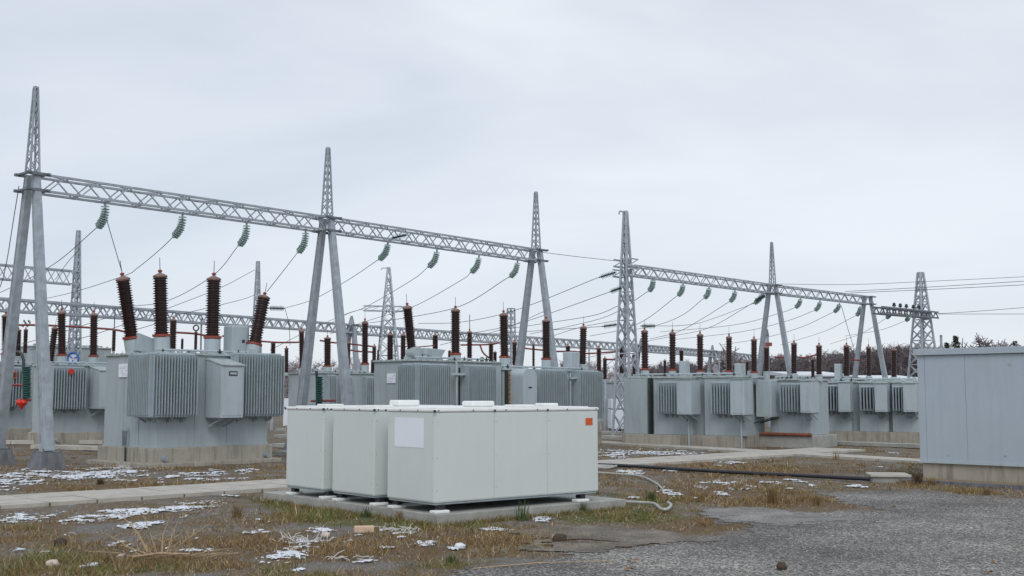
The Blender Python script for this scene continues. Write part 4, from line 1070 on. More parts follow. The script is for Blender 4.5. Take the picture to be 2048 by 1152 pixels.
fC = Frame(G(1640, 884), math.degrees(f5.az)-6)
f7 = Frame(fC.W(.05,.12+.28,0), math.degrees(fC.az)); Lx7 = f7.front(1845, 860)[0]; zb7 = f7.front(1740, 863)[1]; zt7 = f7.front(1740, 765)[1]
print('T7', f7.O, Lx7, zb7, zt7)
t7 = transformer(f7, Lx7, 2.2, zb7, zt7, 'rightmost long grey transformer beside the blue-grey building, with three small side cabinets', slab=(.05,.1,.12+.28,.1), seams=())
for (pa_, pb_) in ((1640, 1702), (1718, 1776), (1784, 1836)):
    xa = f7.front(pa_,800,-.28)[0]; xb_ = f7.front(pb_,800,-.28)[0]
    mb = MB(); mb.box(xa, xb_, -.28, 0, zb7+.002, zt7-.02); tk = mb.build('tank_module', 'paint', t7, bevel=.012)
    mb = MB(); mb.box(xa-.03, xb_+.04, -.33, 0, zt7-.018, zt7+.03); mb.build('module_lid', 'lid', tk)
rad_box(t7, f7, (1644, 1674), (1676, 1700), 765, 824, .6, pitch=.12, y0=.28)
rad_box(t7, f7, (1722, 1747), (1749, 1774), 767, 824, .6, pitch=.12, y0=.28)
rad_box(t7, f7, (1787, 1804), (1806, 1832), 767, 824, .6, pitch=.12, y0=.28)
for bx, by, tx, ty, ww in ((1693,752,1693,686,12),(1738,752,1737,689,10),(1788,754,1788,694,11)):
    B(t7, f7, .8, bx, by, tx, ty, ww, zt7, 14, red=False)
xa, za = f7.front(1668, 735, .5); xb2, _ = f7.front(1680, 735, .5)
mb = MB(); mb.box(xa, xb2, .5, .9, zt7+.05, f7.front(1668, 743, .5)[1]+.3); mb.build('relay_box', 'paint2', t7, bevel=.03)

# ================================================================== BACK ROW POST INSULATORS AND BUSBARS
POSTS = [(345,634,700,13,46),(455,650,702,12,46),(227,655,702,7,43),(364,676,703,5,46),(391,660,702,6,46),(50,655,706,8,50),(546,684,712,9,60),(614,705,745,6,58),
 (780,664,724,12,60),(806,665,722,10,60),(870,667,706,10,62),(939,658,726,10,60),(982,683,728,9,60),(990,702,728,7,62),(1029,680,730,9,60),(1039,704,730,7,62),(1067,684,733,5,58),
 (1107,698,734,8,60),(1136,688,732,9,60),(1198,692,742,9,60),(1210,713,758,8,56),(748,688,742,8,60),(756,698,726,4,60),(745,718,748,7,60),(964,714,726,8,60),
 (1245,686,746,12,58),(1330,718,752,6,64),(1363,699,724,8,70),(1495,720,752,6,66),(1626,715,754,7,66),(1268,706,748,7,60),(899,700,722,6,62)]
nears = {345:'behind the second bushing of the nearest transformer',455:'beside the round-cornered box of the nearest transformer',227:'with a tall thin rod, above the nearest transformer left edge',364:'short and thin, right of the nearest transformer second bushing',391:'slim with a round wheel-like head, between second and third bushings',50:'with a green head, between the legs of the first tower',546:'right of the leaning bushing, above the ribbed radiator',614:'short, beside the second tower left leg',
 780:'in front of the splayed lattice tower',806:'directly left of the first bushing of the middle row',870:'above the hopper on the middle transformer',939:'tall with a thin rod, right of the second middle bushing',982:'left one of a close pair left of the third bushing',990:'right one of a close pair left of the third bushing',1029:'right of the third bushing of the middle row',1039:'short, touching the left leg of the third tower',1067:'very slim, between the legs of the third tower',
 1107:'right of the fourth bushing of the middle row',1136:'left of the last bushing of the middle row',1198:'right of the last bushing of the middle row',1210:'lowest, at the right end of the middle row',748:'right of the tall bushing of the back transformer',756:'thinnest, in front of the splayed lattice tower',745:'short and low, at the left end of the middle transformer',964:'tiny, on the skyline of the middle transformer',
 1245:'in front of the tall lattice tower',1330:'small, between first two bushings of the right row',1363:'small, above a relay box in the right row',1495:'small, left of the fifth bushing in the right row',1626:'dark, against the wood, left of the third A-frame',1268:'partly hidden behind the first bushing of the right row',899:'small, left of the second bushing of the middle row'}
POLEM = mkmesh(MB().lathe([(.5,0),(.5,1)], 8), 'support', 'lattice', False)
for (px, y0, y1, ww, D) in POSTS:
    t_, b_ = P(px, y0, D), P(px, y1, D); r = ww*1.2/2*D/F
    root = empty('post_insulator', (b_.x, b_.y, 0), 0, label='brown post insulator ' + nears[px], cat='insulator', group='brown post insulators in the back rows')
    h = (t_.z-b_.z)/1.02
    o = inst('porcelain', SH[14 if h < 1.4 else 18], root, (0,0,b_.z)); o.scale = (r, r, h)
    inst('cap', CAPM, o); inst('terminal', TIPM, o)
    s = inst('support', POLEM, root); s.scale = (max(.10, r*1.2), max(.10, r*1.2), b_.z)
    if px == 391:
        mb = MB(); mb.tube([(.11*math.cos(k*math.pi/6), 0, b_.z+h*1.0+.11*math.sin(k*math.pi/6)+.1) for k in range(13)], .03, 6); mb.build('corona_ring', 'dark', root)
    if px in (50,):
        mb = MB()
        for k in range(7): mb.box(-.16+.05*k, -.12+.05*k, -.05, .05, t_.z+.02+.07*((k*3)%4), t_.z+.12+.07*((k*3)%4))
        mb.build('clamp', 'glassd', root)
    if px in (227, 939):
        mb = MB(); mb.tube([(0,0,t_.z),(0,0,t_.z+.75)], .02, 5); mb.build('rod', 'wire', root)
BUS = [([(30,650),(100,651),(215,658),(253,664)],48,50,'red pipe busbar running right from behind the first tower'),
 ([(352,665),(385,667),(411,671)],48,49,'short red pipe busbar left of the third bushing'),
 ([(445,672),(470,676),(500,684)],48,49,'red pipe busbar behind the round-cornered box'),
 ([(515,682),(560,685),(618,684)],56,58,'red pipe busbar right of the leaning bushing'),
 ([(640,681),(665,685),(700,688),(745,693)],58,60,'red pipe busbar crossing the legs of the second tower'),
 ([(795,692),(830,694),(870,691)],60,61,'thin red pipe busbar left of the second middle bushing'),
 ([(921,690),(979,689),(999,685)],60,60,'thick red pipe busbar between second and third middle bushings'),
 ([(1035,695),(1062,698),(1094,701)],60,60,'red pipe busbar behind the left leg of the third tower'),
 ([(1112,703),(1150,703),(1175,707),(1235,703)],60,62,'red pipe busbar running to the tall lattice tower'),
 ([(1210,719),(1235,719)],56,56,'lowest short red pipe near the foot of the tall lattice tower'),
 ([(1547,714),(1582,715)],66,66,'short red pipe against the wood, right of the middle A-frame'),
 ([(1597,714),(1610,715),(1636,709)],66,66,'bent red pipe against the wood between two bushings'),
 ([(1701,719),(1722,721)],66,66,'short red pipe ending at the last A-frame'),
 ([(960,690),(966,705),(978,716)],60,60,'curved red drop pipe left of the third middle bushing'),
 ([(700,700),(720,703),(745,704)],60,60,'lower red pipe right of the second tower')]
for pts, a_, b_, lb in BUS:
    wire(pts, a_, b_, lb, r=.045 if 'thin' not in lb else .03, group='red pipe busbars', m='redpipe', name='busbar')
# uprights: plain grey posts in the back
for i, (px, y0, D, ww, lb) in enumerate([(403,640,60,.10,'thin grey pole standing behind the third bushing'), (1535,672,66,.16,'grey post with red collar and pointed head beside the middle A-frame'), (1882,672,80,.18,'plain grey pole rising behind the building roof'), (1438,706,80,.10,'thin dark pole seen among the right row bushings'), (1178,690,62,.08,'thin grey pole right of the last middle bushing'),(875,672,62,.05,'hair-thin pole above the hopper')]):
    t_ = P(px, y0, D); root = empty('pole', (t_.x, t_.y, 0), 0, label=lb, cat='pole')
    mb = MB(); mb.tube([(0,0,0),(0,0,t_.z)], ww*.5, 8); mb.build('shaft', 'steel', root)
    mb = MB(); mb.lathe([(ww*.6,t_.z-.02),(ww*.6,t_.z+.03),(ww*.2,t_.z+.08 if px != 1535 else t_.z+.4)], 8); mb.build('pole_cap', 'steeld', root)
    if px == 1535:
        z = P(px, 688, D).z; mb = MB(); mb.box(-.22,.22,-.14,.14,z-.12,z+.08); mb.build('collar', 'red', root)

# dark bent pipe with red valve at the far left, and its twin behind the second tower
def pipe_rig(D, pts, bars, ins, label, valve=None):
    p0 = P(pts[-1][0], pts[-1][1], D); root = empty('pipe_rig', (p0.x, p0.y, 0), 0, label=label, cat='pipework')
    o0 = Vector((p0.x, p0.y, 0))
    mb = MB(); q = [P(x, y, D)-o0 for x, y in pts]; q += [] if valve else [Vector((q[-1].x, q[-1].y, .05))]; mb.tube(q, .05, 8); mb.build('pipe', 'dark', root, smooth=True)
    for (x0, y0, x1, y1) in bars:
        mb = MB(); mb.tube([P(x0,y0,D)-o0, P(x1,y1,D)-o0], .04, 8); mb.build('cross_pipe', 'redpipe', root)
    mb = MB(); (x, y0, y1, n) = ins
    for k in range(n):
        p = P(x + (1 if k % 2 else -1)*.5, y0+(y1-y0)*(k+.5)/n, D)-o0; mb.lathe([(.03,-.05),(.12,-.02),(.13,.02),(.03,.05)], 10, p)
    a_, b_ = P(x,y0,D)-o0, P(x,y1,D)-o0; mb.tube([a_, b_], .025, 6); mb.build('insulator', 'glassd', root)
    if valve:
        p = P(*valve, D)-o0; mb = MB()
        for s in (-1, 1): mb.lathe([(.02,-.10),(.09,-.06),(.115,.0),(.09,.06),(.02,.10)], 12, p+Vector((s*.07,-.03,.03)))
        mb.lathe([(.01,-.2),(.09,-.06),(.12,.0)], 12, p+Vector((0,-.03,0))); mb.build('valve', 'redsign', root, smooth=True)
pipe_rig(36, [(30,703),(38,704),(44,709),(47,720),(48,760),(48,803)], [(24,770,61,770),(35,800,62,800)], (54,732,796,14), 'dark bent pipe with a bright red valve between the first tower legs', (44,807))
pipe_rig(40, [(633,742),(634,760),(634,812)], [(622,802,672,801)], (639,752,814,14), 'dark upright pipe with green insulator and red crossbar between the second tower legs')
# blue ring sign at foot of slim lattice tower
p = P(146, 717, 53); root = empty('round_sign', (p.x, p.y, 0), R(-8), label='small blue and white ring-shaped sign fixed in front of the slim lattice tower', cat='sign')
mb = MB(); q = [(.27*math.cos(k*math.pi/12), 0, p.z+.27*math.sin(k*math.pi/12)) for k in range(25)]; mb.tube(q, .04, 6); mb.build('ring', 'blue', root)
mb = MB(); mb.tube([(0,.03,p.z),(0,.05,p.z)], .27, 24); mb.build('sign_plate', 'paper', root)
mb = MB()
for k in range(3):
    an = k*2*math.pi/3+.4; mb.bar((.05*math.cos(an),-.01,p.z+.05*math.sin(an)), (.24*math.cos(an),-.01,p.z+.24*math.sin(an)), .06, .02)
mb.build('emblem', 'blue', root)
mb = MB(); mb.bar((0,.08,0),(0,.08,p.z), .06); mb.build('post', 'steel', root)
# ================================================================== CREAM CABINETS
cz = 49.8
fs = Frame(G(874, 1050), cz)
SLX = fs.front(1252, 1014)[0]; SLY = fs.side(526, 1007)[0]
zs = fs.front(870, 1030)[1]
print('slab', fs.O, SLX, SLY, zs)
mb = MB(); mb.box(0, SLX, 0, SLY, -.1, zs)
sl = mb.build('concrete_pad', 'concg', None, bevel=.012); sl.location = (fs.O.x, fs.O.y, 0); sl.rotation_euler = (0,0,fs.rotz())
tag(sl, 'low weathered concrete pad under the three cream cabinets', 'pad')
SLAB_EXCL.append([fs.W(-.02,-.02,0), fs.W(SLX+.02,-.02,0), fs.W(SLX+.02,SLY,0), fs.W(-.02,SLY,0)])
zbc = zs+.115
d_ = ray(869, 1011); t_ = (zbc-EYE)/d_.z; Pc = Vector((d_.x*t_, d_.y*t_, 0))
fc3 = Frame(Pc, cz)
W3 = fc3.side(774, 1000)[0]; L3 = fc3.front(1196, 985)[0]
ztc = fc3.front(869, 824)[1]
def cab_at(px): # near corner of others lies on the same front line (x=0)
    y = fc3.side(px, 900, 0.0)[0]; return Frame(fc3.W(0, y, 0), cz)
fc2 = cab_at(749); fc1 = cab_at(647)
W2 = fc2.side(664, 990)[0]; W1 = fc1.side(571.5, 980)[0]
print('cab', W3, L3, ztc, W2, W1, zbc)
M['seam'] = mat('seam_shadow', (.40,.43,.42), .6, var=.1)
def cream_cab(fr, Wd, Ln, label, seams=(), notice=False, orange=False):
    root = empty('cabinet', (fr.O.x, fr.O.y, zs), fr.rotz(), label=label, cat='cabinet', group='cream equipment cabinets on the pad')
    h0 = zbc-zs; h1 = ztc-zs
    mb = MB(); xs_ = [0]+list(seams)+[Ln]; g = .0022
    mb.box(0, Ln, 0, Wd, h0+.03, h1-.004)
    bd = mb.build('housing', 'cream', root, bevel=.012)
    # panel sheets standing 3 mm proud, seam gaps between them
    mb = MB()
    for i in range(len(xs_)-1): mb.box(xs_[i]+g, xs_[i+1]-g, -.004, .002, h0+.05, h1-.03)
    mb.build('side_panel', 'cream', bd, bevel=.002, seg=1)
    mb = MB(); mb.box(-.005, .002, .02, Wd-.02, h0+.05, h1-.03); ep = mb.build('end_panel', 'cream', bd, bevel=.002, seg=1)
    for x in seams:
        mb = MB(); mb.box(x-.0022, x+.0022, -.0042, .001, h0+.05, h1-.03); mb.build('panel_seam', 'seam', bd)
    # screws
    mb = MB()
    for x in xs_[:-1]:
        for z in (h0+.2, (h0+h1)/2, h1-.15):
            mb.tube([(x+.035,-.004,z),(x+.035,-.008,z)], .008, 8)
    for y in (.05, Wd-.05):
        for z in (h0+.2, (h0+h1)/2, h1-.15): mb.tube([(-.005,y,z),(-.009,y,z)], .007, 8)
    mb.build('screw', 'seam', bd)
    mb = MB(); mb.box(.02, Ln-.02, .02, Wd-.02, h0-.0, h0+.03); mb.build('base_frame', 'fins', root)
    mb = MB(); mb.box(-.018, Ln+.018, -.018, Wd+.018, h1-.004, h1+.045); lid = mb.build('lid', 'white', root, bevel=.018, seg=3)
    mb = MB(); mb.box(.10, Ln-.10, .10, Wd-.10, h1+.045, h1+.06); mb.build('roof_sheet', 'white', lid, bevel=.012)
    # dark screws along the rim and corner clips
    mb = MB()
    n = int(Ln/.55)
    for i in range(n+1):
        x = .05+(Ln-.1)*i/n; mb.tube([(x,-.016,h1+.018),(x,-.024,h1+.018)], .011, 8)
    mb.tube([(-.016,Wd*.33,h1+.018),(-.024,Wd*.33,h1+.018)], .011, 8); mb.tube([(-.016,Wd*.7,h1+.018),(-.024,Wd*.7,h1+.018)], .011, 8)
    mb.tube([(-.012,-.012,h1+.01),(-.03,-.03,h1+.01)], .022, 8); mb.tube([(-.012,Wd+.012,h1+.01),(-.03,Wd+.03,h1+.01)], .016, 8)
    for x in seams: mb.tube([(x,-.016,h1+.012),(x,-.027,h1+.012)], .018, 8)
    mb.build('rim_screw', 'dark', lid)
    # rubbery feet
    for (x, y) in ((.12, .0), (.10, Wd-.16), (Ln-.35, .0), (Ln-.35, Wd-.16)):
        mb = MB(); mb.box(x-.16, x+.10, y-.07, y+.07, .001, .045); mb.build('foot', 'white', root, bevel=.012)
        mb = MB(); mb.box(x-.02, x+.07, y+.0, y+.12, .045, h0+.002); mb.build('spacer', 'black', root)
    return root, lid, h0, h1
s1 = fc3.front(988, 900)[0]; s2 = fc3.front(1094, 900)[0]
r3, l3, h0, h1 = cream_cab(fc3, W3, L3, 'longest, frontmost cream cabinet with a blank white sheet and an orange square on it', (s1, s2))
r2, l2, _, _ = cream_cab(fc2, W2, L3*.92, 'middle cream cabinet of the three on the pad, wholly plain', (s1, s2))
r1, l1, _, _ = cream_cab(fc1, W1, L3*.88, 'leftmost and farthest cream cabinet of the three on the pad', (s1, s2))
def cab_sheet(fr, kind, cs, m, name):
    o = face_sheet(None, fr, kind, cs, -.0055, m, name, th=.004)
    o.parent = r3; o.location = (0,0,-zs); return o
cab_sheet(fc3, 'side', (790,835,847,896), 'paper', 'white_sheet')
cab_sheet(fc3, 'front', (1171,836,1185,850), 'orange', 'orange_square')
# roof vents (rounded boxes) and low lids
def vent(parent, x, y, w_, d_, h, zbase):
    mb = MB(); mb.box(x-w_/2, x+w_/2, y-d_/2, y+d_/2, zbase, zbase+h)
    o = mb.build('roof_vent', 'white', parent, bevel=min(.03, h*.35), seg=3); return o
ztop_l = h1+.06
vent(l2, L3*.30, W2*.5, .42, .28, .10, ztop_l)
vent(l3, L3*.42, W3*.6, .44, .28, .09, ztop_l)
vent(l3, L3*.86, W3*.6, .30, .24, .05, ztop_l)
vent(l1, L3*.15, W1*.5, .35, .28, .03, ztop_l)
vent(l2, L3*.12, W2*.5, .5, .3, .02, ztop_l); vent(l3, L3*.65, W3*.5, .42, .26, .03, ztop_l)

# ================================================================== BLUE-GREY BUILDING
bz_ = 134.3
fbld = Frame(G(1842, 961), bz_)
zb_b = fbld.front(1842, 924)[1]; zt_b = fbld.front(1838, 711)[1]; LB_ = 7.0
print('bld', fbld.O, zb_b, zt_b)
root = empty('switch_house', (fbld.O.x, fbld.O.y, 0), fbld.rotz(), label='windowless blue-grey metal building on a concrete base at the right edge', cat='building')
mb = MB(); mb.box(.03, LB_, .03, 5, -.1, zb_b); mb.build('plinth', 'conc', root, bevel=.015)
mb = MB(); mb.box(0, LB_, 0, 5, zb_b, zt_b); wl = mb.build('wall', 'bluegrey', root, bevel=.01)
mb = MB()
xsm = fbld.front(1846, 800)[0]; xs2 = fbld.front(1932, 800)[0]
cuts = [0.0, .16, xs2, xs2+1.55, xs2+3.1, LB_]
for i in range(len(cuts)-1): mb.box(cuts[i]+.003, cuts[i+1]-.003, -.010, .002, zb_b+.03, zt_b-.01)
mb.build('wall_panel', 'bluegrey', wl, bevel=.003, seg=1)
mb = MB(); mb.box(-.02, LB_, -.035, .0, zb_b-.01, zb_b+.03); mb.build('drip_sill', 'paint2', wl)
mb = MB(); mb.box(-.06, LB_+.05, -.07, 5.1, zt_b, zt_b+.12); mb.box(-.045, LB_+.04, -.055, 5.08, zt_b+.12, zt_b+.135); mb.build('roof', 'bluegrey', root, bevel=.01)
for px, py in ((2019, 728), (1897, 909), (2011, 911)):
    x, z = fbld.front(px, py, -.012); mb = MB(); mb.tube([(x,-.010,z),(x,-.022,z)], .022, 10); mb.build('fixing', 'hose', wl)
kb = MB(); p = fbld
kb.box(-.1, LB_, -.75, -.62, -.05, .07); o = kb.build('kerb', 'concd', None, bevel=.01); o.location = (p.O.x, p.O.y, 0); o.rotation_euler = (0,0,p.rotz()); tag(o, kind='structure')
kb = MB(); kb.box(.0, LB_, -.62, .0, -.05, .052); o = kb.build('dirt_strip', 'straw', None); o.location = (p.O.x, p.O.y, 0); o.rotation_euler = (0,0,p.rotz()); tag(o, kind='structure')
o.data.materials[0] = mat('sandy_soil', (.26,.17,.08), .95, var=.3, scale=12, bump=.5, bscale=40)
# concrete cover box
fb2 = Frame(G(1883, 969-1), 128); fb2 = Frame(G(1745, 963), 100)
Lc = fb2.front(1818, 969)[0]; Hc = fb2.front(1745, 951)[1]
mb = MB(); mb.box(0, Lc, 0, .75, -.05, Hc-.03)
root = empty('cable_box', (fb2.O.x, fb2.O.y, 0), fb2.rotz(), label='low concrete cable pit with a pale lid beside the blue-grey building', cat='cable pit')
mb.build('wall', 'concg', root, bevel=.01)
mb = MB(); mb.box(-.04, Lc+.05, -.05, .82, Hc-.03, Hc+.02); mb.build('lid', 'flags', root, bevel=.01)
SLAB_EXCL.append([fb2.W(-.1,-.1,0), fb2.W(Lc+.1,-.1,0), fb2.W(Lc+.1,.9,0), fb2.W(-.1,.9,0)])

# white equipment seen far behind
for (px0, px1, y0, y1, D, lb) in ((1223, 1247, 798, 858, 54, 'white storage container behind the tall lattice tower foot'), (566, 580, 797, 852, 62, 'white container seen in the gap right of the nearest transformer')):
    a_, b_ = P(px0, y1, D), P(px1, y0, D); root = empty('storage_container', (a_.x, D, 0), 0, label=lb, cat='container')
    w_ = b_.x-a_.x; zt_ = b_.z; z0_ = max(.1, a_.z)
    mb = MB(); mb.box(0, w_+.6, 0, 2.0, z0_, z0_+(zt_-z0_)*.66-.02); mb.build('lower_panel', 'paper', root, bevel=.01)
    mb = MB(); mb.box(0, w_+.6, 0, 2.0, z0_+(zt_-z0_)*.66+.03, zt_); mb.build('upper_panel', 'paper', root, bevel=.01)
    mb = MB(); mb.box(.05, w_+.5, .05, 1.9, 0, z0_+.05); mb.box(.04, w_+.5, .04, 1.9, z0_+.1, zt_-.04); mb.build('frame', 'dark', root)

# precast cable trench covers: long low strips
tr_specs = [((0, 872), (60, 872), 'left of the first tower, farthest'), ((-40, 889), (205, 889), 'behind the first tower, middle distance'), ((60, 898), (205, 902), 'between the first tower foot and the nearest transformer'),
            ((550, 862), (640, 862), 'farthest in the gap right of the nearest transformer'), ((548, 876), (640, 880), 'middle of those in the gap right of the nearest transformer'), ((540, 895), (640, 898), 'nearest in the gap right of the nearest transformer'), ((548, 911), (620, 914), 'lowest in the gap right of the nearest transformer'),
            ((1198, 858), (1245, 860), 'farthest at the foot of the tall lattice tower'), ((1196, 868), (1245, 870), 'middle at the foot of the tall lattice tower'), ((1196, 878), (1245, 880), 'nearest at the foot of the tall lattice tower'),
            ((1645, 889), (1845, 897), 'in front of the rightmost transformer plinth')]
for pa_, pb_, lb in tr_specs:
    A_, B_ = G(*pa_), G(*pb_); d = B_-A_; mb = MB(); L_ = d.length; n = max(1, int(L_/1.0)); rr = random.Random(int(A_.x*7))
    for i in range(n):
        mb.box(L_*i/n+.01, L_*(i+1)/n-.01, 0, .45, .0, .13+rr.uniform(0,.02))
    o = mb.build('cable_trough', 'concg' if 'gap' in lb or 'plinth' in lb else 'flags', None, bevel=.008, seg=1); o.location = A_; o.rotation_euler = (0, 0, math.atan2(d.y, d.x)); tag(o, 'low concrete cable trough ' + lb, 'cable trough', 'concrete cable troughs')
o = MB().box(0,1,0,1,0,1)
# black and white hoses
def hose(pts, r, m, label, z=None, name='hose'):
    q = [G(x, y, r+.015) for x, y in pts]
    out = []; ext = [q[0]*2-q[1]] + q + [q[-1]*2-q[-2]]
    for i in range(len(q)-1):
        a, b, c, d = ext[i:i+4]
        for k in range(8):
            t = k/8; out.append(.5*((2*b)+(c-a)*t+(2*a-5*b+4*c-d)*t*t+(3*b-a-3*c+d)*t**3))
    out.append(q[-1]); o0 = out[0].copy()
    mb = MB(); mb.tube([p-o0 for p in out], r, 8); o = mb.build(name, m, smooth=True); o.location = o0; tag(o, label, 'hose'); return o
hose([(1190,929),(1280,933),(1440,943),(1600,951),(1740,958)], .042, 'black', 'thick black hose lying across the grass to the concrete cable pit')
hose([(1195,945),(1240,948),(1280,952),(1310,965),(1325,978)], .02, 'hose', 'thin white hose curving over the grass right of the cabinets')
hose([(1245,1003),(1300,1006),(1313,1010),(1322,1018),(1335,1018),(1342,1010),(1336,1005)], .024, 'hose', 'white pipe with a hooked end lying beside the pad')
hose([(1185,934),(1215,936),(1240,930)], .03, 'hose', 'short white pipe end touching the black hose')
mb = MB(); p = G(1202, 935); mb.box(-.5,.3,-.2,.2,0,.07); o = mb.build('stone_slab', 'concg', None, bevel=.015); o.location = p; tag(o, 'small flat concrete slab by the start of the black hose', 'slab')

# ================================================================== BACKGROUND WOOD AND TREES
def bare_tree(rr, h, spread, ntw=160, thick=.03):
    """returns verts, faces of a leafless tree: trunk, limbs and many twigs"""
    mb = MB()
    def tw(p, q, r0, r1):
        d = (q-p); 
        if d.length < 1e-4: return
        d.normalize(); up = Vector((0,0,1)) if abs(d.z) < .9 else Vector((1,0,0)); a = d.cross(up).normalized(); b = d.cross(a)
        vs = []
        for pp, r in ((p, r0), (q, r1)):
            for k in range(3): an = k*2.094; vs.append(pp+(a*math.cos(an)+b*math.sin(an))*r)
        mb.add(vs, [(0,1,4,3),(1,2,5,4),(2,0,3,5)])
    top = Vector((rr.uniform(-.3,.3), rr.uniform(-.3,.3), h*.8))
    tr0 = Vector((0,0,0)); tw(tr0, top, h*.018+.02, .03)
    ends = []
    for i in range(16):
        t = rr.uniform(.25, .98); p = tr0.lerp(top, t); an = rr.uniform(0, 6.283); ln = spread*rr.uniform(.5, 1.1)*(1.15-t*.7)
        q = p + Vector((math.cos(an)*ln, math.sin(an)*ln, ln*rr.uniform(.5, 1.3))); q.z = min(q.z, h*.97); tw(p, q, .045, .025); ends.append((p, q))
        for j in range(3):
            tt = rr.uniform(.3, .95); pp = p.lerp(q, tt); l2 = ln*.5; qq = pp+Vector((rr.uniform(-1,1)*l2, rr.uniform(-1,1)*l2, rr.uniform(.1,1)*l2)); tw(pp, qq, .03, .018); ends.append((pp, qq))
    for i in range(ntw):
        p, q = rr.choice(ends); pp = p.lerp(q, rr.uniform(.3, 1)); l2 = spread*.42*rr.uniform(.4, 1); qq = pp+Vector((rr.uniform(-1,1)*l2, rr.uniform(-1,1)*l2, rr.uniform(-.1,1)*l2)); tw(pp, qq, thick*.8, thick*.45)
    return np.array(mb.v), np.array(mb.f)
rt = random.Random(11)
VAR = [bare_tree(rt, 1.0*9, 2.4, 200, .055) for _ in range(4)]
def wood(name, spots, m):
    V = []; Fc = []; base = 0
    for (x, y, z, s) in spots:
        v, f = VAR[rt.randrange(4)]; an = rt.uniform(0, 6.28); c, s_ = math.cos(an), math.sin(an)
        q = v @ np.array([[c, s_, 0], [-s_, c, 0], [0, 0, 1]]) * s + np.array([x, y, z])
        V.append(q); Fc.append(f+base); base += len(v)
    V = np.concatenate(V); Fc = np.concatenate(Fc)
    me = bpy.data.meshes.new(name); me.from_pydata(V.tolist(), [], Fc.tolist()); me.materials.append(M[m])
    o = bpy.data.objects.new(name, me); col.objects.link(o); return o
def hillz(x, y): return float(np.interp(x, [-60, 10, 26, 45, 90, 260], [0, .2, 3.6, 6.2, 7.8, 8.5]))*min(1, max(0, (y-138)/62))
def skyline(px):      # top row of the wood in the photo
    return np.interp(px, [1250, 1300, 1345, 1420, 1500, 1600, 1680, 1760, 1840, 1950, 2100], [738, 728, 722, 722, 716, 710, 700, 692, 688, 700, 694])
spots = []
for i in range(950):
    px = rt.uniform(1250, 2250); D = rt.choice([150, 157, 165, 175, 186, 200]) + rt.uniform(-5, 5)
    zt_ = P(px, float(skyline(px)) + rt.choice([rt.uniform(-4, 8), rt.uniform(0, 14)]), D).z; x = P(px, 700, D).x
    gz = hillz(x, D); spots.append((x, D, gz-.4, max(.35, (zt_-gz)/8.3)))
o = wood('woodland', spots, 'bark'); tag(o, 'brownish leafless wood on the rise behind the right row', 'woodland', kind='stuff')
spots = []
for i in range(90):
    px = rt.choice([rt.uniform(540, 760), rt.uniform(560,620), rt.uniform(1120,1250)]); D = rt.uniform(120, 150)
    zt_ = P(px, 722 + rt.uniform(-16, 12), D).z; spots.append((P(px, 700, D).x, D, -.2, max(.25, zt_/9)))
o = wood('thicket', spots, 'barkp'); tag(o, 'pale frosted thicket low on the skyline behind the middle transformers', 'thicket', kind='stuff')
# hill behind
hx = np.linspace(-60, 260, 120); hy = np.linspace(136, 420, 50); HX, HY = np.meshgrid(hx, hy)
prof = np.interp(HX, [-60, 10, 26, 45, 90, 260], [0, .2, 3.6, 6.2, 7.8, 8.5])
HZ = prof*np.clip((HY-138)/62, 0, 1) * np.clip((420-HY)/80, 0, 1) - .4 + (fbm(HX*.2, HY*.2)-.5)*1.2
me = bpy.data.meshes.new('hill'); ii = np.arange(HX.size).reshape(HX.shape)
me.from_pydata(np.stack([HX, HY, HZ], -1).reshape(-1, 3).tolist(), [], np.stack([ii[:-1,:-1], ii[:-1,1:], ii[1:,1:], ii[1:,:-1]], -1).reshape(-1, 4).tolist())
me.materials.append(mat('wooded_hill', (.13,.105,.105), .95, var=.4, scale=.8, bump=.8, bscale=2)); o = bpy.data.objects.new('hill', me); col.objects.link(o); tag(o, kind='structure')
# single trees on the roofline
def single_bare(px, ytop, D, m, label, s=1.0):
    t_ = P(px, ytop, D); root = empty('bare_tree', (t_.x, D, 0), 0, label=label, cat='tree', group='single trees behind the building')
    rr = random.Random(px); v, f = bare_tree(rr, t_.z*1.02, t_.z*.42*s, 620, .085)
    me = bpy.data.meshes.new('crown'); me.from_pydata(v.tolist(), [], f.tolist()); me.materials.append(M[m]); o = inst('crown', me, root)
    mb = MB(); mb.tube([(0,0,-.1),(0,0,t_.z*.5)], [t_.z*.025, t_.z*.012], 8); mb.build('trunk', m, root)
single_bare(1945, 677, 120, 'bark', 'leafless tree over the roof, right of the dark conifers')
single_bare(1980, 686, 125, 'bark', 'low rounded leafless tree over the middle of the roof')
single_bare(2018, 680, 118, 'barkp', 'pale leafless tree over the roof, left of the small conifer at the right edge')
single_bare(1463, 700, 100, 'barkp', 'pale bare sapling standing out against the dark wood')
def conifer(px, ytop, D, label, wd=.3):
    t_ = P(px, ytop, D); h = t_.z; root = empty('conifer', (t_.x, D, 0), 0, label=label, cat='tree', group='single trees behind the building')
    mb = MB(); mb.tube([(0,0,-.1),(0,0,h*.95)], [.18, .03], 8); mb.build('trunk', 'bark', root)
    rr = random.Random(px); mb = MB()
    for i in range(2600):
        t = rr.random()**.8; z = h*(.18+.82*t); rad = h*wd*(1-t)*(.35+.65*abs(math.sin(t*26+1)))*rr.uniform(.2, 1)+.1; an = rr.uniform(0, 6.283)
        p = Vector((math.cos(an)*rad, math.sin(an)*rad, z)); s = rr.uniform(.10, .26)
        a = Vector((rr.uniform(-1,1), rr.uniform(-1,1), rr.uniform(-.5,.5))).normalized()*s; b = Vector((rr.uniform(-1,1), rr.uniform(-1,1), rr.uniform(-.5,.3))).normalized()*s*.7
        mb.add([p, p+a, p+b], [(0,1,2)])
    mb.build('crown', 'needle', root)
conifer(1911, 672, 115, 'tallest dark conifer over the left part of the building roof', .42)
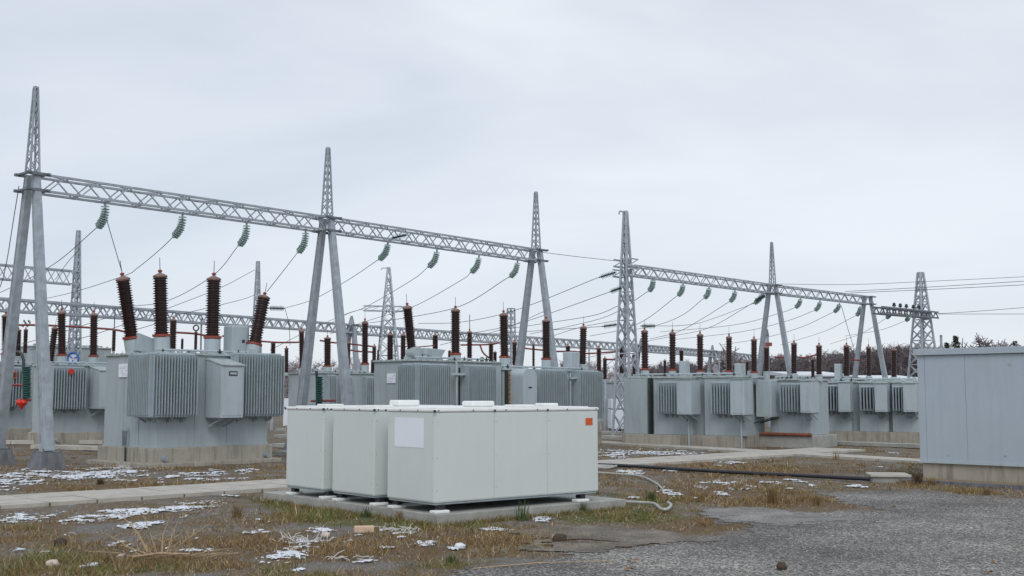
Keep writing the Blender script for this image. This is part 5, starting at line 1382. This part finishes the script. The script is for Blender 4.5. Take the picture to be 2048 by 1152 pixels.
conifer(1893, 686, 116, 'shorter dark conifer left of the tallest one over the roof', .6)
conifer(2030, 683, 120, 'small dark conifer over the roof at the right edge', .42)
conifer(1846, 690, 118, 'dark conifer top behind the lattice tower at right', .35)

# low white roofs seen behind right row
for (px0, px1, y0, D, lb) in ((1585, 1690, 744, 78, 'low snowy roof behind the right row, left of the last A-frame'), (1745, 1850, 752, 78, 'low snow-covered roof between last A-frame and the building')):
    a_, b_ = P(px0, y0+8, D), P(px1, y0, D); root = empty('low_shed', (a_.x, D, 0), 0, label=lb, cat='shed')
    mb = MB(); mb.box(0, b_.x-a_.x, 0, 6, 0, b_.z-.3); mb.build('wall', 'paint', root)
    mb = MB(); mb.add([(-.2,-.3,b_.z-.3),(b_.x-a_.x+.2,-.3,b_.z-.3),(b_.x-a_.x+.2,6,b_.z-.1),(-.2,6,b_.z-.1),(-.2,-.3,b_.z-.18),(b_.x-a_.x+.2,-.3,b_.z-.18),(b_.x-a_.x+.2,6,b_.z+.15),(-.2,6,b_.z+.15)], [(0,3,2,1),(4,5,6,7),(0,1,5,4),(1,2,6,5),(2,3,7,6),(3,0,4,7)]); mb.build('snowy_roof', 'snow', root)

# ================================================================== SNOW
SN = [(68,948,75,9),(178,944,38,24),(205,950,40,9),(218,949,45,8),(285,951,14,4),(405,948,45,6),(492,941,20,5),(327,963,18,3),(340,953,9,3),(48,1036,38,6),(100,1031,8,5),(188,1039,40,9),(253,1023,44,6),(374,1014,42,9),(278,1052,26,7),(466,992,20,3),(365,1034,11,3),(500,1066,16,4),
 (578,1110,34,12),(612,1082,40,6),(800,1062,36,4),(995,1057,28,4),(1080,1035,19,5),(850,1087,18,5),(1266,945,26,4),(1338,984,15,8),(1446,966,13,4),(1446,987,14,5),(1480,981,22,4),(1588,961,14,3),(1466,926,24,2),(20,962,30,4),(100,933,20,3),(420,958,50,3),
 (1300,905,80,6),(1230,912,30,4),(240,961,40,3),(600,1140,10,4),(700,1085,14,4),(770,1098,14,3),(910,1096,12,3),(400,1100,25,4),(230,1090,14,5),(180,1130,14,4),(350,905,18,3),(730,1125,20,4),(960,1075,10,3),(1405,975,10,4),(1540,965,20,2),(1350,941,20,3),(1720,975,20,3),(640,1060,25,4),(1260,926,30,3)]
_rs = random.Random(21)
for _ in range(34):
    SN.append((_rs.uniform(0, 560), _rs.choice([_rs.uniform(1020, 1145), _rs.uniform(935, 962), _rs.uniform(1085, 1120)]), _rs.uniform(3, 9), _rs.uniform(.8, 2.2)))
for _ in range(14):
    SN.append((_rs.uniform(1210, 1800), _rs.uniform(905, 1000), _rs.uniform(4, 12), _rs.uniform(1, 2.5)))
for _ in range(10):
    SN.append((_rs.uniform(540, 1020), _rs.uniform(1062, 1120), _rs.uniform(3, 9), _rs.uniform(.8, 2.4)))
cell = .025; SV = []; SF = []; nb_ = 0
for (cx, cy, rx, ry) in SN:
    c = G(cx, cy); Lx_ = abs(G(cx+rx, cy).x-c.x); Lyy = abs(G(cx, cy-ry).y-G(cx, cy+ry).y)/2
    if c.y > 30: st = .06
    elif c.y > 20: st = .04
    else: st = .016
    gx = np.arange(c.x-Lx_*1.6, c.x+Lx_*1.6, st); gy = np.arange(c.y-Lyy*1.6, c.y+Lyy*1.6, st)
    if len(gx) < 3 or len(gy) < 3: continue
    XX, YY = np.meshgrid(gx, gy)
    rr_ = ((XX-c.x)/Lx_)**2+((YY-c.y)/Lyy)**2
    fld = (1.0-rr_)*.5 + (fbm(XX*2.8+3, YY*3.6+9, 5)-.5)*3.4 + (fbm(XX*13, YY*24, 3)-.5)*3.6 - .22
    for pth in PATHS + SLAB_EXCL: fld = np.where(inpoly(XX, YY, [(q.x, q.y) for q in pth]), -1, fld)
    hz_ = np.clip(fld, -.2, .5)*.022 + .004 + ground_height(XX, YY)*1.0
    inside = fld > 0
    cellok = inside[:-1,:-1] & inside[1:,:-1] & inside[:-1,1:] | (inside[1:,1:] & inside[1:,:-1] & inside[:-1,1:])
    ii = np.arange(XX.size).reshape(XX.shape); f = np.stack([ii[:-1,:-1], ii[:-1,1:], ii[1:,1:], ii[1:,:-1]], -1)[cellok]
    used, inv = np.unique(f, return_inverse=True)
    if len(used) == 0: continue
    vv = np.stack([XX, YY, hz_], -1).reshape(-1, 3)[used]; vv[:, :2] += rng.uniform(-st*.3, st*.3, (len(used), 2))
    SV.append(vv); SF.append(inv.reshape(-1, 4)+nb_); nb_ += len(used)
V = np.concatenate(SV); f = np.concatenate(SF); print('snow', len(V))
me = bpy.data.meshes.new('snow'); me.from_pydata(V.tolist(), [], f.tolist()); me.materials.append(M['snow']); me.polygons.foreach_set('use_smooth', [True]*len(me.polygons))
o = bpy.data.objects.new('snow', me); col.objects.link(o); tag(o, 'thin melting snow patches scattered over the grass', 'snow', kind='stuff')

# ================================================================== GRASS
NC = 95000
Dd = 9.5*np.exp(rng.random(NC)*math.log(44/9.5)); Xx = (rng.random(NC)*2-1)*Dd*.50
PXX, PYY = px_of(Xx, Dd)
green = blob(PXX, PYY, GREEN); och = blob(PXX, PYY, OCHRE)
bare = blob(PXX, PYY, [(300,1055,190,16,1),(620,1075,70,10,.7),(1330,950,90,10,.8),(1680,945,120,14,.9),(1320,965,60,10,.7),(250,1085,120,10,.6),(1150,1090,120,14,1),(1420,975,60,6,.5),(80,985,60,6,.3),(1000,1130,80,14,.6)])
nzf = fbm(Xx*1.2, Dd*1.2, 5)
dens = (.12 + .95*np.maximum(green, och)) * np.clip((nzf-.40)/.16, .03, 1.5) * (1-.9*bare)
keep = rng.random(NC) < dens
gm = inpoly(Xx, Dd, [(p.x, p.y) for p in GRAV]); keep &= ~gm | (rng.random(NC) < .012)
for pth in PATHS + SLAB_EXCL: keep &= ~inpoly(Xx, Dd, [(q.x, q.y) for q in pth])
Xx, Dd, green, och = Xx[keep], Dd[keep], green[keep], och[keep]
# edge fringes round the pad
fr_n = 900
ex = []; 
for i in range(fr_n):
    if rng.random() < .5: p = fs.W(rng.random()*SLX, -.03-rng.random()*.12, 0)
    else: p = fs.W(-.03-rng.random()*.12, rng.random()*SLY, 0)
    ex.append((p.x, p.y))
ex = np.array(ex); Xx = np.concatenate([Xx, ex[:,0]]); Dd = np.concatenate([Dd, ex[:,1]]); green = np.concatenate([green, np.full(fr_n, .55)]); och = np.concatenate([och, np.full(fr_n, .5)])
nb = len(Xx); per = 11
cx = np.repeat(Xx, per); cy = np.repeat(Dd, per); gr = np.repeat(green, per); oc = np.repeat(och, per)
n = len(cx); tufts = np.repeat(rng.random(nb), per)
px_ = cx+rng.normal(0, .045, n); py_ = cy+rng.normal(0, .045, n)
hgt = (.018+.05*tufts**2+.04*np.maximum(gr, oc)*tufts)*rng.uniform(.5, 1.5, n) * np.where(rng.random(n) < .02, 2.0, 1)
an = rng.random(n)*6.283; lean = rng.uniform(.1, 1.7, n)*hgt; wd = rng.uniform(.0025, .006, n)*np.clip(cy/15, .9, 2.2)
dx, dy = np.cos(an), np.sin(an); a2 = rng.random(n)*6.283
zg = ground_height(px_, py_)-.012
v0 = np.stack([px_-np.cos(a2)*wd, py_-np.sin(a2)*wd, zg-.01], -1); v1 = np.stack([px_+np.cos(a2)*wd, py_+np.sin(a2)*wd, zg-.01], -1); v2 = np.stack([px_+dx*lean, py_+dy*lean, zg+hgt], -1)
V = np.stack([v0, v1, v2], 1).reshape(-1, 3)
me = bpy.data.meshes.new('grass'); me.vertices.add(len(V)); me.vertices.foreach_set('co', V.ravel())
me.loops.add(len(V)); me.loops.foreach_set('vertex_index', np.arange(len(V), dtype=np.int32)); me.polygons.add(n)
me.polygons.foreach_set('loop_start', np.arange(0, 3*n, 3, dtype=np.int32)); me.polygons.foreach_set('loop_total', np.full(n, 3, dtype=np.int32)); me.update(calc_edges=True)
pal = np.array([[.285,.185,.085],[.18,.115,.055],[.42,.31,.17],[.23,.20,.065],[.15,.18,.055],[.08,.125,.035],[.52,.43,.30],[.12,.07,.04]])
pg = np.clip(gr, 0, 1); r_ = rng.random(n)
tr_ = np.repeat(rng.random(nb), per)
k = np.where(tr_ < pg*.85, rng.choice([3,4,5,4], n), rng.choice([0,1,2,0,3,7,1,0], n)); k = np.where(r_ < .09, 6, k)
cc = pal[k]*rng.uniform(.75, 1.25, (n, 1)); cc = np.concatenate([cc, np.ones((n, 1))], 1)
add_color_attr(me, 'Col', np.repeat(cc, 3, axis=0))
gm_ = bpy.data.materials.new('grass_blades'); gm_.use_nodes = True; t = gm_.node_tree; b = t.nodes['Principled BSDF']; b.inputs['Roughness'].default_value = .8; b.inputs['Specular IOR Level'].default_value = .2
at = t.nodes.new('ShaderNodeAttribute'); at.attribute_name = 'Col'; t.links.new(at.outputs['Color'], b.inputs['Base Color'])
me.materials.append(gm_); o = bpy.data.objects.new('grass', me); col.objects.link(o); tag(o, 'short withered brown and green winter grass on the yard ground', 'grass', kind='stuff'); print('blades', n)

# flat matted straw
nl = 60000
Dl = 9.5*np.exp(rng.random(nl)*math.log(34/9.5)); Xl = (rng.random(nl)*2-1)*Dl*.5
pxl, pyl = px_of(Xl, Dl); kp = (~inpoly(Xl, Dl, [(p.x, p.y) for p in GRAV])) & (fbm(Xl*1.5+40, Dl*1.5, 4) > .43)
for pth in PATHS + SLAB_EXCL: kp &= ~inpoly(Xl, Dl, [(q.x, q.y) for q in pth])
Xl, Dl = Xl[kp], Dl[kp]; nl = len(Xl)
an = rng.random(nl)*6.283; ln_ = rng.uniform(.02, .11, nl); wl_ = rng.uniform(.0015, .004, nl)*np.clip(Dl/14, .9, 2); zl = ground_height(Xl, Dl)-.004
ux, uy = np.cos(an), np.sin(an); tz = rng.uniform(0, .035, nl)
q0 = np.stack([Xl-uy*wl_, Dl+ux*wl_, zl], -1); q1 = np.stack([Xl+uy*wl_, Dl-ux*wl_, zl], -1); q2 = np.stack([Xl+ux*ln_, Dl+uy*ln_, zl+tz], -1)
Vl = np.stack([q0, q1, q2], 1).reshape(-1, 3); ml = bpy.data.meshes.new('straw_litter'); ml.from_pydata(Vl.tolist(), [], np.arange(3*nl).reshape(-1, 3).tolist())
pl_ = np.array([[.50,.40,.27],[.34,.25,.14],[.22,.14,.08],[.12,.075,.045],[.44,.40,.34],[.60,.52,.40]]); cl_ = pl_[rng.integers(0, 6, nl)]*rng.uniform(.7, 1.2, (nl, 1))
add_color_attr(ml, 'Col', np.repeat(np.concatenate([cl_, np.ones((nl, 1))], 1), 3, axis=0)); ml.materials.append(gm_)
o = bpy.data.objects.new('straw_litter', ml); col.objects.link(o); tag(o, 'flat matted dead straw lying between the grass', 'straw', kind='stuff')
# taller tufts as individual plants
def tuft(px, py, h, n, cols, label, spread=.6, name='grass_tuft', group='taller tufts on the yard'):
    p = G(px, py); rr = random.Random(px*3+py); mb = MB()
    for i in range(n):
        an = rr.uniform(0, 6.283); r0 = rr.uniform(0, .05+h*.2); b0 = Vector((math.cos(an)*r0, math.sin(an)*r0, -.02)); l_ = h*rr.uniform(.5, 1.1); a2 = rr.uniform(0, 6.283); s = spread*l_*rr.uniform(.1, 1)
        mid = b0+Vector((math.cos(a2)*s*.35, math.sin(a2)*s*.35, l_*.6)); tp = b0+Vector((math.cos(a2)*s, math.sin(a2)*s, l_)); w_ = Vector((-math.sin(a2), math.cos(a2), 0))*.005
        mb.add([b0-w_, b0+w_, mid+w_*.7, mid-w_*.7, tp], [(0,1,2,3),(3,2,4)])
    o = mb.build(name, cols); o.location = p; tag(o, label, 'plant', group)
M['gblade'] = mat('green_blade', (.055,.09,.025), .8, var=.4, scale=40); M['oblade'] = mat('ochre_blade', (.21,.145,.06), .8, var=.4, scale=40); M['dblade'] = mat('dark_stem', (.06,.035,.02), .9, var=.3)
tuft(1045, 1040, .34, 45, 'gblade', 'tall green grass tuft against the front right side of the pad', .5)
tuft(733, 1035, .20, 60, 'gblade', 'dark green tuft against the left side of the pad, below the middle cabinet')
tuft(800, 1040, .18, 50, 'oblade', 'orange-brown tuft against the pad, left of its near corner')
tuft(1165, 1024, .20, 70, 'gblade', 'green tuft against the pad, left of its right corner')
tuft(1300, 1000, .20, 80, 'gblade', 'bright green tuft by the hooked white pipe')
tuft(1545, 1006, .34, 110, 'oblade', 'tall straw-coloured tuft in the middle of the right ground')
tuft(1635, 1010, .22, 70, 'oblade', 'lower straw tuft right of the tall straw-coloured one')
tuft(1835, 968, .26, 120, 'dblade', 'dark brown bush beside the concrete cable pit')
tuft(1862, 970, .18, 90, 'oblade', 'brown tuft between the cable pit and the building')
tuft(1890, 955, .55, 14, 'dblade', 'sparse leafless weed in front of the building base', .5)
tuft(1975, 990, .18, 70, 'oblade', 'brown tuft at the kerb of the building')
tuft(1672, 918, .30, 30, 'oblade', 'faint tuft near where the two footpaths cross')
tuft(1400, 1003, .16, 70, 'oblade', 'small ochre tuft right of the white hose end')
tuft(200, 968, .16, 90, 'dblade', 'dark brown clump on the near side of the grass left of the footpath')
tuft(475, 1032, .22, 60, 'oblade', 'orange-brown tuft left of the pad', .7)
tuft(690, 1118, .16, 60, 'oblade', 'straw tuft in the foreground below the cardboard block')
tuft(905, 1128, .13, 70, 'gblade', 'yellow-green tuft near the gravel edge')
# dry stalk cluster in the foreground
p = G(320, 1118); rr = random.Random(5); mb = MB()
stk = [((-.5,.0),(-.05,.02),.35,.36),((.0,0),(-.12,.1),.55,.30),((.03,.02),(.05,.1),.5,.10),((.05,0),(.55,.2),.5,.55),((0,0),(-.3,.05),.45,.42),((.1,.0),(.18,.1),.35,.2)]
base = Vector((0,0,0))
ST = [(-.10,.0,-.42,.46,.013),(-.02,.02,-.20,.50,.010),(.02,0,.06,.44,.011),(.05,.02,.12,.40,.009),(.10,0,.62,.42,.009),(.0,-.02,-.55,.16,.010),(.12,.02,.36,.30,.007),(-.05,.0,-.32,.30,.008),(.2,.0,.75,.12,.007),(-.2,0,-.75,.10,.007),(.03,-.02,.28,.20,.008),(-.15,-.02,-.62,.28,.007)]
for (x0, y0, dx_, dz_, r_s) in ST:
    a = Vector((x0, y0, .0)); b = Vector((x0+dx_*.8, y0+rr.uniform(-.12,.12), dz_)); m_ = a.lerp(b, .5)+Vector((rr.uniform(-.04,.04), 0, rr.uniform(.0,.05))); mb.tube([a, m_, b], [r_s, r_s*.75, r_s*.3], 5)
    for q_ in range(2):
        c_ = a.lerp(b, rr.uniform(.35,.8)); mb.tube([c_, c_+Vector((rr.uniform(-.14,.14), rr.uniform(-.06,.06), rr.uniform(.02,.12)))], [r_s*.5, r_s*.2], 4)
for q_ in range(14):
    a = Vector((rr.uniform(-.6,.6), rr.uniform(-.12,.12), .02)); an = rr.uniform(-.5,.5); l_ = rr.uniform(.15,.4); mb.tube([a, a+Vector((l_*math.cos(an), l_*math.sin(an), rr.uniform(0,.06)))], [.005,.003], 4)
mb.tube([Vector((-.28,-.05,.03)), Vector((.0,-.06,.07)), Vector((.34,-.05,.06))], [.015,.014,.011], 6)
o = mb.build('dry_stalks', 'straw'); o.location = p; tag(o, 'bundle of pale dry broken stalks in the left foreground', 'plant')

# frosted twigs
M['paleStraw'] = mat('frosted_straw', (.62,.60,.58), .8, var=.15, scale=30)
def frosted(px, py, w_, n_, seed, label):
    rr = random.Random(seed); mb = MB()
    for k in range(n_):
        a = Vector((rr.uniform(-w_,w_), rr.uniform(-w_*.5,w_*.5), .01)); an = rr.uniform(0, 6.28); l_ = rr.uniform(.06,.22); up_ = rr.uniform(.0,.9)**2
        b = a+Vector((l_*math.cos(an)*(1-up_*.6), l_*math.sin(an)*(1-up_*.6), l_*up_+.01)); mb.tube([a, a.lerp(b,.5)+Vector((rr.uniform(-.02,.02),0,.02)), b], [.006,.005,.003], 4)
    o = mb.build('frosted_twigs', 'paleStraw'); o.location = G(px, py); tag(o, label, 'twigs')
frosted(612, 1082, .34, 26, 31, 'frost-white broken twigs on the grass left of the pale stone')
frosted(798, 1062, .28, 22, 32, 'frost-white broken twigs in the grass before the pad, right of the cardboard block')
frosted(700, 1118, .30, 10, 33, 'few frost-white twigs in the lowest foreground')
# ================================================================== LITTER, STONES
import bmesh
def lump(px, py, size, m, label, cat, name, seed=1, sub_=2, flat=.7, group=None, z=None):
    bm = bmesh.new(); bmesh.ops.create_icosphere(bm, subdivisions=sub_, radius=1); rr = random.Random(seed)
    for v in bm.verts:
        k = 1+rr.uniform(-.16, .16); v.co = Vector((v.co.x*size[0]*k, v.co.y*size[1]*k, (v.co.z*k+flat*.7)*size[2]))
    me = bpy.data.meshes.new(name); bm.to_mesh(me); bm.free(); me.materials.append(M[m]); o = bpy.data.objects.new(name, me); col.objects.link(o)
    me.polygons.foreach_set('use_smooth', [True]*len(me.polygons))
    o.location = G(px, py); o.rotation_euler = (0,0,rr.uniform(0,3)); tag(o, label, cat, group); return o
lump(1563, 1140, (.058,.05,.055), 'soil', 'fist-sized dark brown clod lying on the gravel', 'clod', 'soil_clod', 2, 3)
lump(651, 1073, (.09,.06,.045), 'pale', 'pale pinkish rounded stone left of the cardboard block', 'stone', 'stone', 3)
lump(120, 1092, (.09,.08,.07), 'soil', 'dark brown clod in the left foreground', 'clod', 'soil_clod', 4)
lump(1120, 1082, (.10,.07,.06), 'soil', 'dark earth clod at the end of a fallen stick', 'clod', 'soil_clod', 5, 3)
lump(920, 1096, (.07,.045,.04), 'snow', 'small crumpled white bag on the dirt in the foreground', 'bag', 'plastic_bag', 6, 3)
lump(105, 1133, (.08,.06,.05), 'pale', 'whitish stone beside a small green patch at lower left', 'stone', 'stone', 8)
mb = MB(); mb.box(-.13,.13,-.06,.06,0,.085); o = mb.build('cardboard_block', 'card', None, bevel=.01); o.location = G(728, 1065); o.rotation_euler = (0,0,.15); tag(o, 'small tan cardboard block lying in the grass before the pad', 'box')
mb = MB(); mb.tube([(0,0,.02),(.35,-.05,.05),(.8,-.18,.03)], [.012,.01,.005], 6); o = mb.build('stick', 'dblade'); o.location = G(1105, 1085); tag(o, 'thin fallen stick beside the dark clod near the dirt track', 'stick')
mb = MB(); mb.tube([(0,0,.01),(.7,.28,.03),(1.5,.52,.015)], [.007,.006,.004], 6); o = mb.build('stick', 'straw'); o.location = G(945, 1139); tag(o, 'long pale stick lying along the gravel edge', 'stick')
def leafmesh(rr, s):
    mb = MB(); n = 7; pts = []
    for k in range(n):
        an = k*2*math.pi/n; r = s*(1 if k % 2 == 0 else .62)*rr.uniform(.8,1.2); pts.append((math.cos(an)*r, math.sin(an)*r*.7, .01+rr.uniform(0, .03)))
    mb.add([(0,0,.02)]+pts, [(0, 1+k, 1+(k+1) % n) for k in range(n)]); return mb
rr = random.Random(9)
for (px, py, s, lb) in ((1266,1126,.075,'curled orange-brown leaf on the gravel nearest the dirt track'), (1783,1016,.07,'orange leaf on the gravel below the building'), (1992,1128,.06,'tan leaf on the gravel at lower right'), (1975,1149,.05,'tan leaf at the very bottom right'), (1600,1050,.04,'tiny brown leaf at the middle of the gravel'), (1256,1143,.06,'brown leaf at the bottom edge of the gravel')):
    o = leafmesh(rr, s).build('dead_leaf', 'leaf'); p = G(px, py); o.location = (p.x, p.y, .008); tag(o, lb, 'leaf', 'dead leaves on the gravel')
# pebbles on gravel and grit: stuff
def pebbles(name, n, cond, m, smin, smax, label, ymax=26):
    D_ = 9.5*np.exp(rng.random(n)*math.log(ymax/9.5)); X_ = (rng.random(n)*2-1)*D_*.5; kp = cond(X_, D_); X_, D_ = X_[kp], D_[kp]
    nn = len(X_); s = rng.uniform(smin, smax, nn); base = np.array([[1,0,0],[-.5,.87,0],[-.5,-.87,0],[.1,.1,.8],[0,0,-.5]])
    f0 = np.array([[0,1,3],[1,2,3],[2,0,3]]); an = rng.random(nn)*6.28; c, s_ = np.cos(an), np.sin(an)
    v = base[None]*s[:,None,None]*rng.uniform(.6,1.3,(nn,5,3)); x = v[...,0]*c[:,None]-v[...,1]*s_[:,None]; y = v[...,0]*s_[:,None]+v[...,1]*c[:,None]
    zz = np.where(inpoly(X_, D_, [(p.x, p.y) for p in GRAV]), .006, ground_height(X_, D_)-.012)
    V = np.stack([x+X_[:,None], y+D_[:,None], v[...,2]+zz[:,None]], -1).reshape(-1,3); Fc = (f0[None]+(np.arange(nn)*5)[:,None,None]).reshape(-1,3)
    me = bpy.data.meshes.new(name); me.from_pydata(V.tolist(), [], Fc.tolist()); me.materials.append(M[m]); o = bpy.data.objects.new(name, me); col.objects.link(o); tag(o, label, 'gravel', kind='stuff')
pebbles('loose_pebbles', 26000, lambda x, y: inpoly(x, y, [(p.x, p.y) for p in GRAV]), 'gravelstone', .004, .013, 'small loose grey stones of the gravel yard')
def notexcl(x, y):
    k = ~inpoly(x, y, [(p.x, p.y) for p in GRAV])
    for pth in PATHS + SLAB_EXCL: k &= ~inpoly(x, y, [(q.x, q.y) for q in pth])
    return k & (fbm(x*.8, y*.8) > .45)
pebbles('ground_stones', 14000, notexcl, 'stone', .004, .016, 'small grey stones and grit between the grass')
# white painted line at the right of gravel
mb = MB(); a, b = G(1945, 1032, .011), G(2120, 1041, .011); d = (b-a).normalized(); nrm = Vector((-d.y, d.x, 0))*.022
mb.add([a-nrm, b-nrm, b+nrm, a+nrm], [(0,1,2,3)]); o = mb.build('painted_line', 'concg'); tag(o, kind='structure')
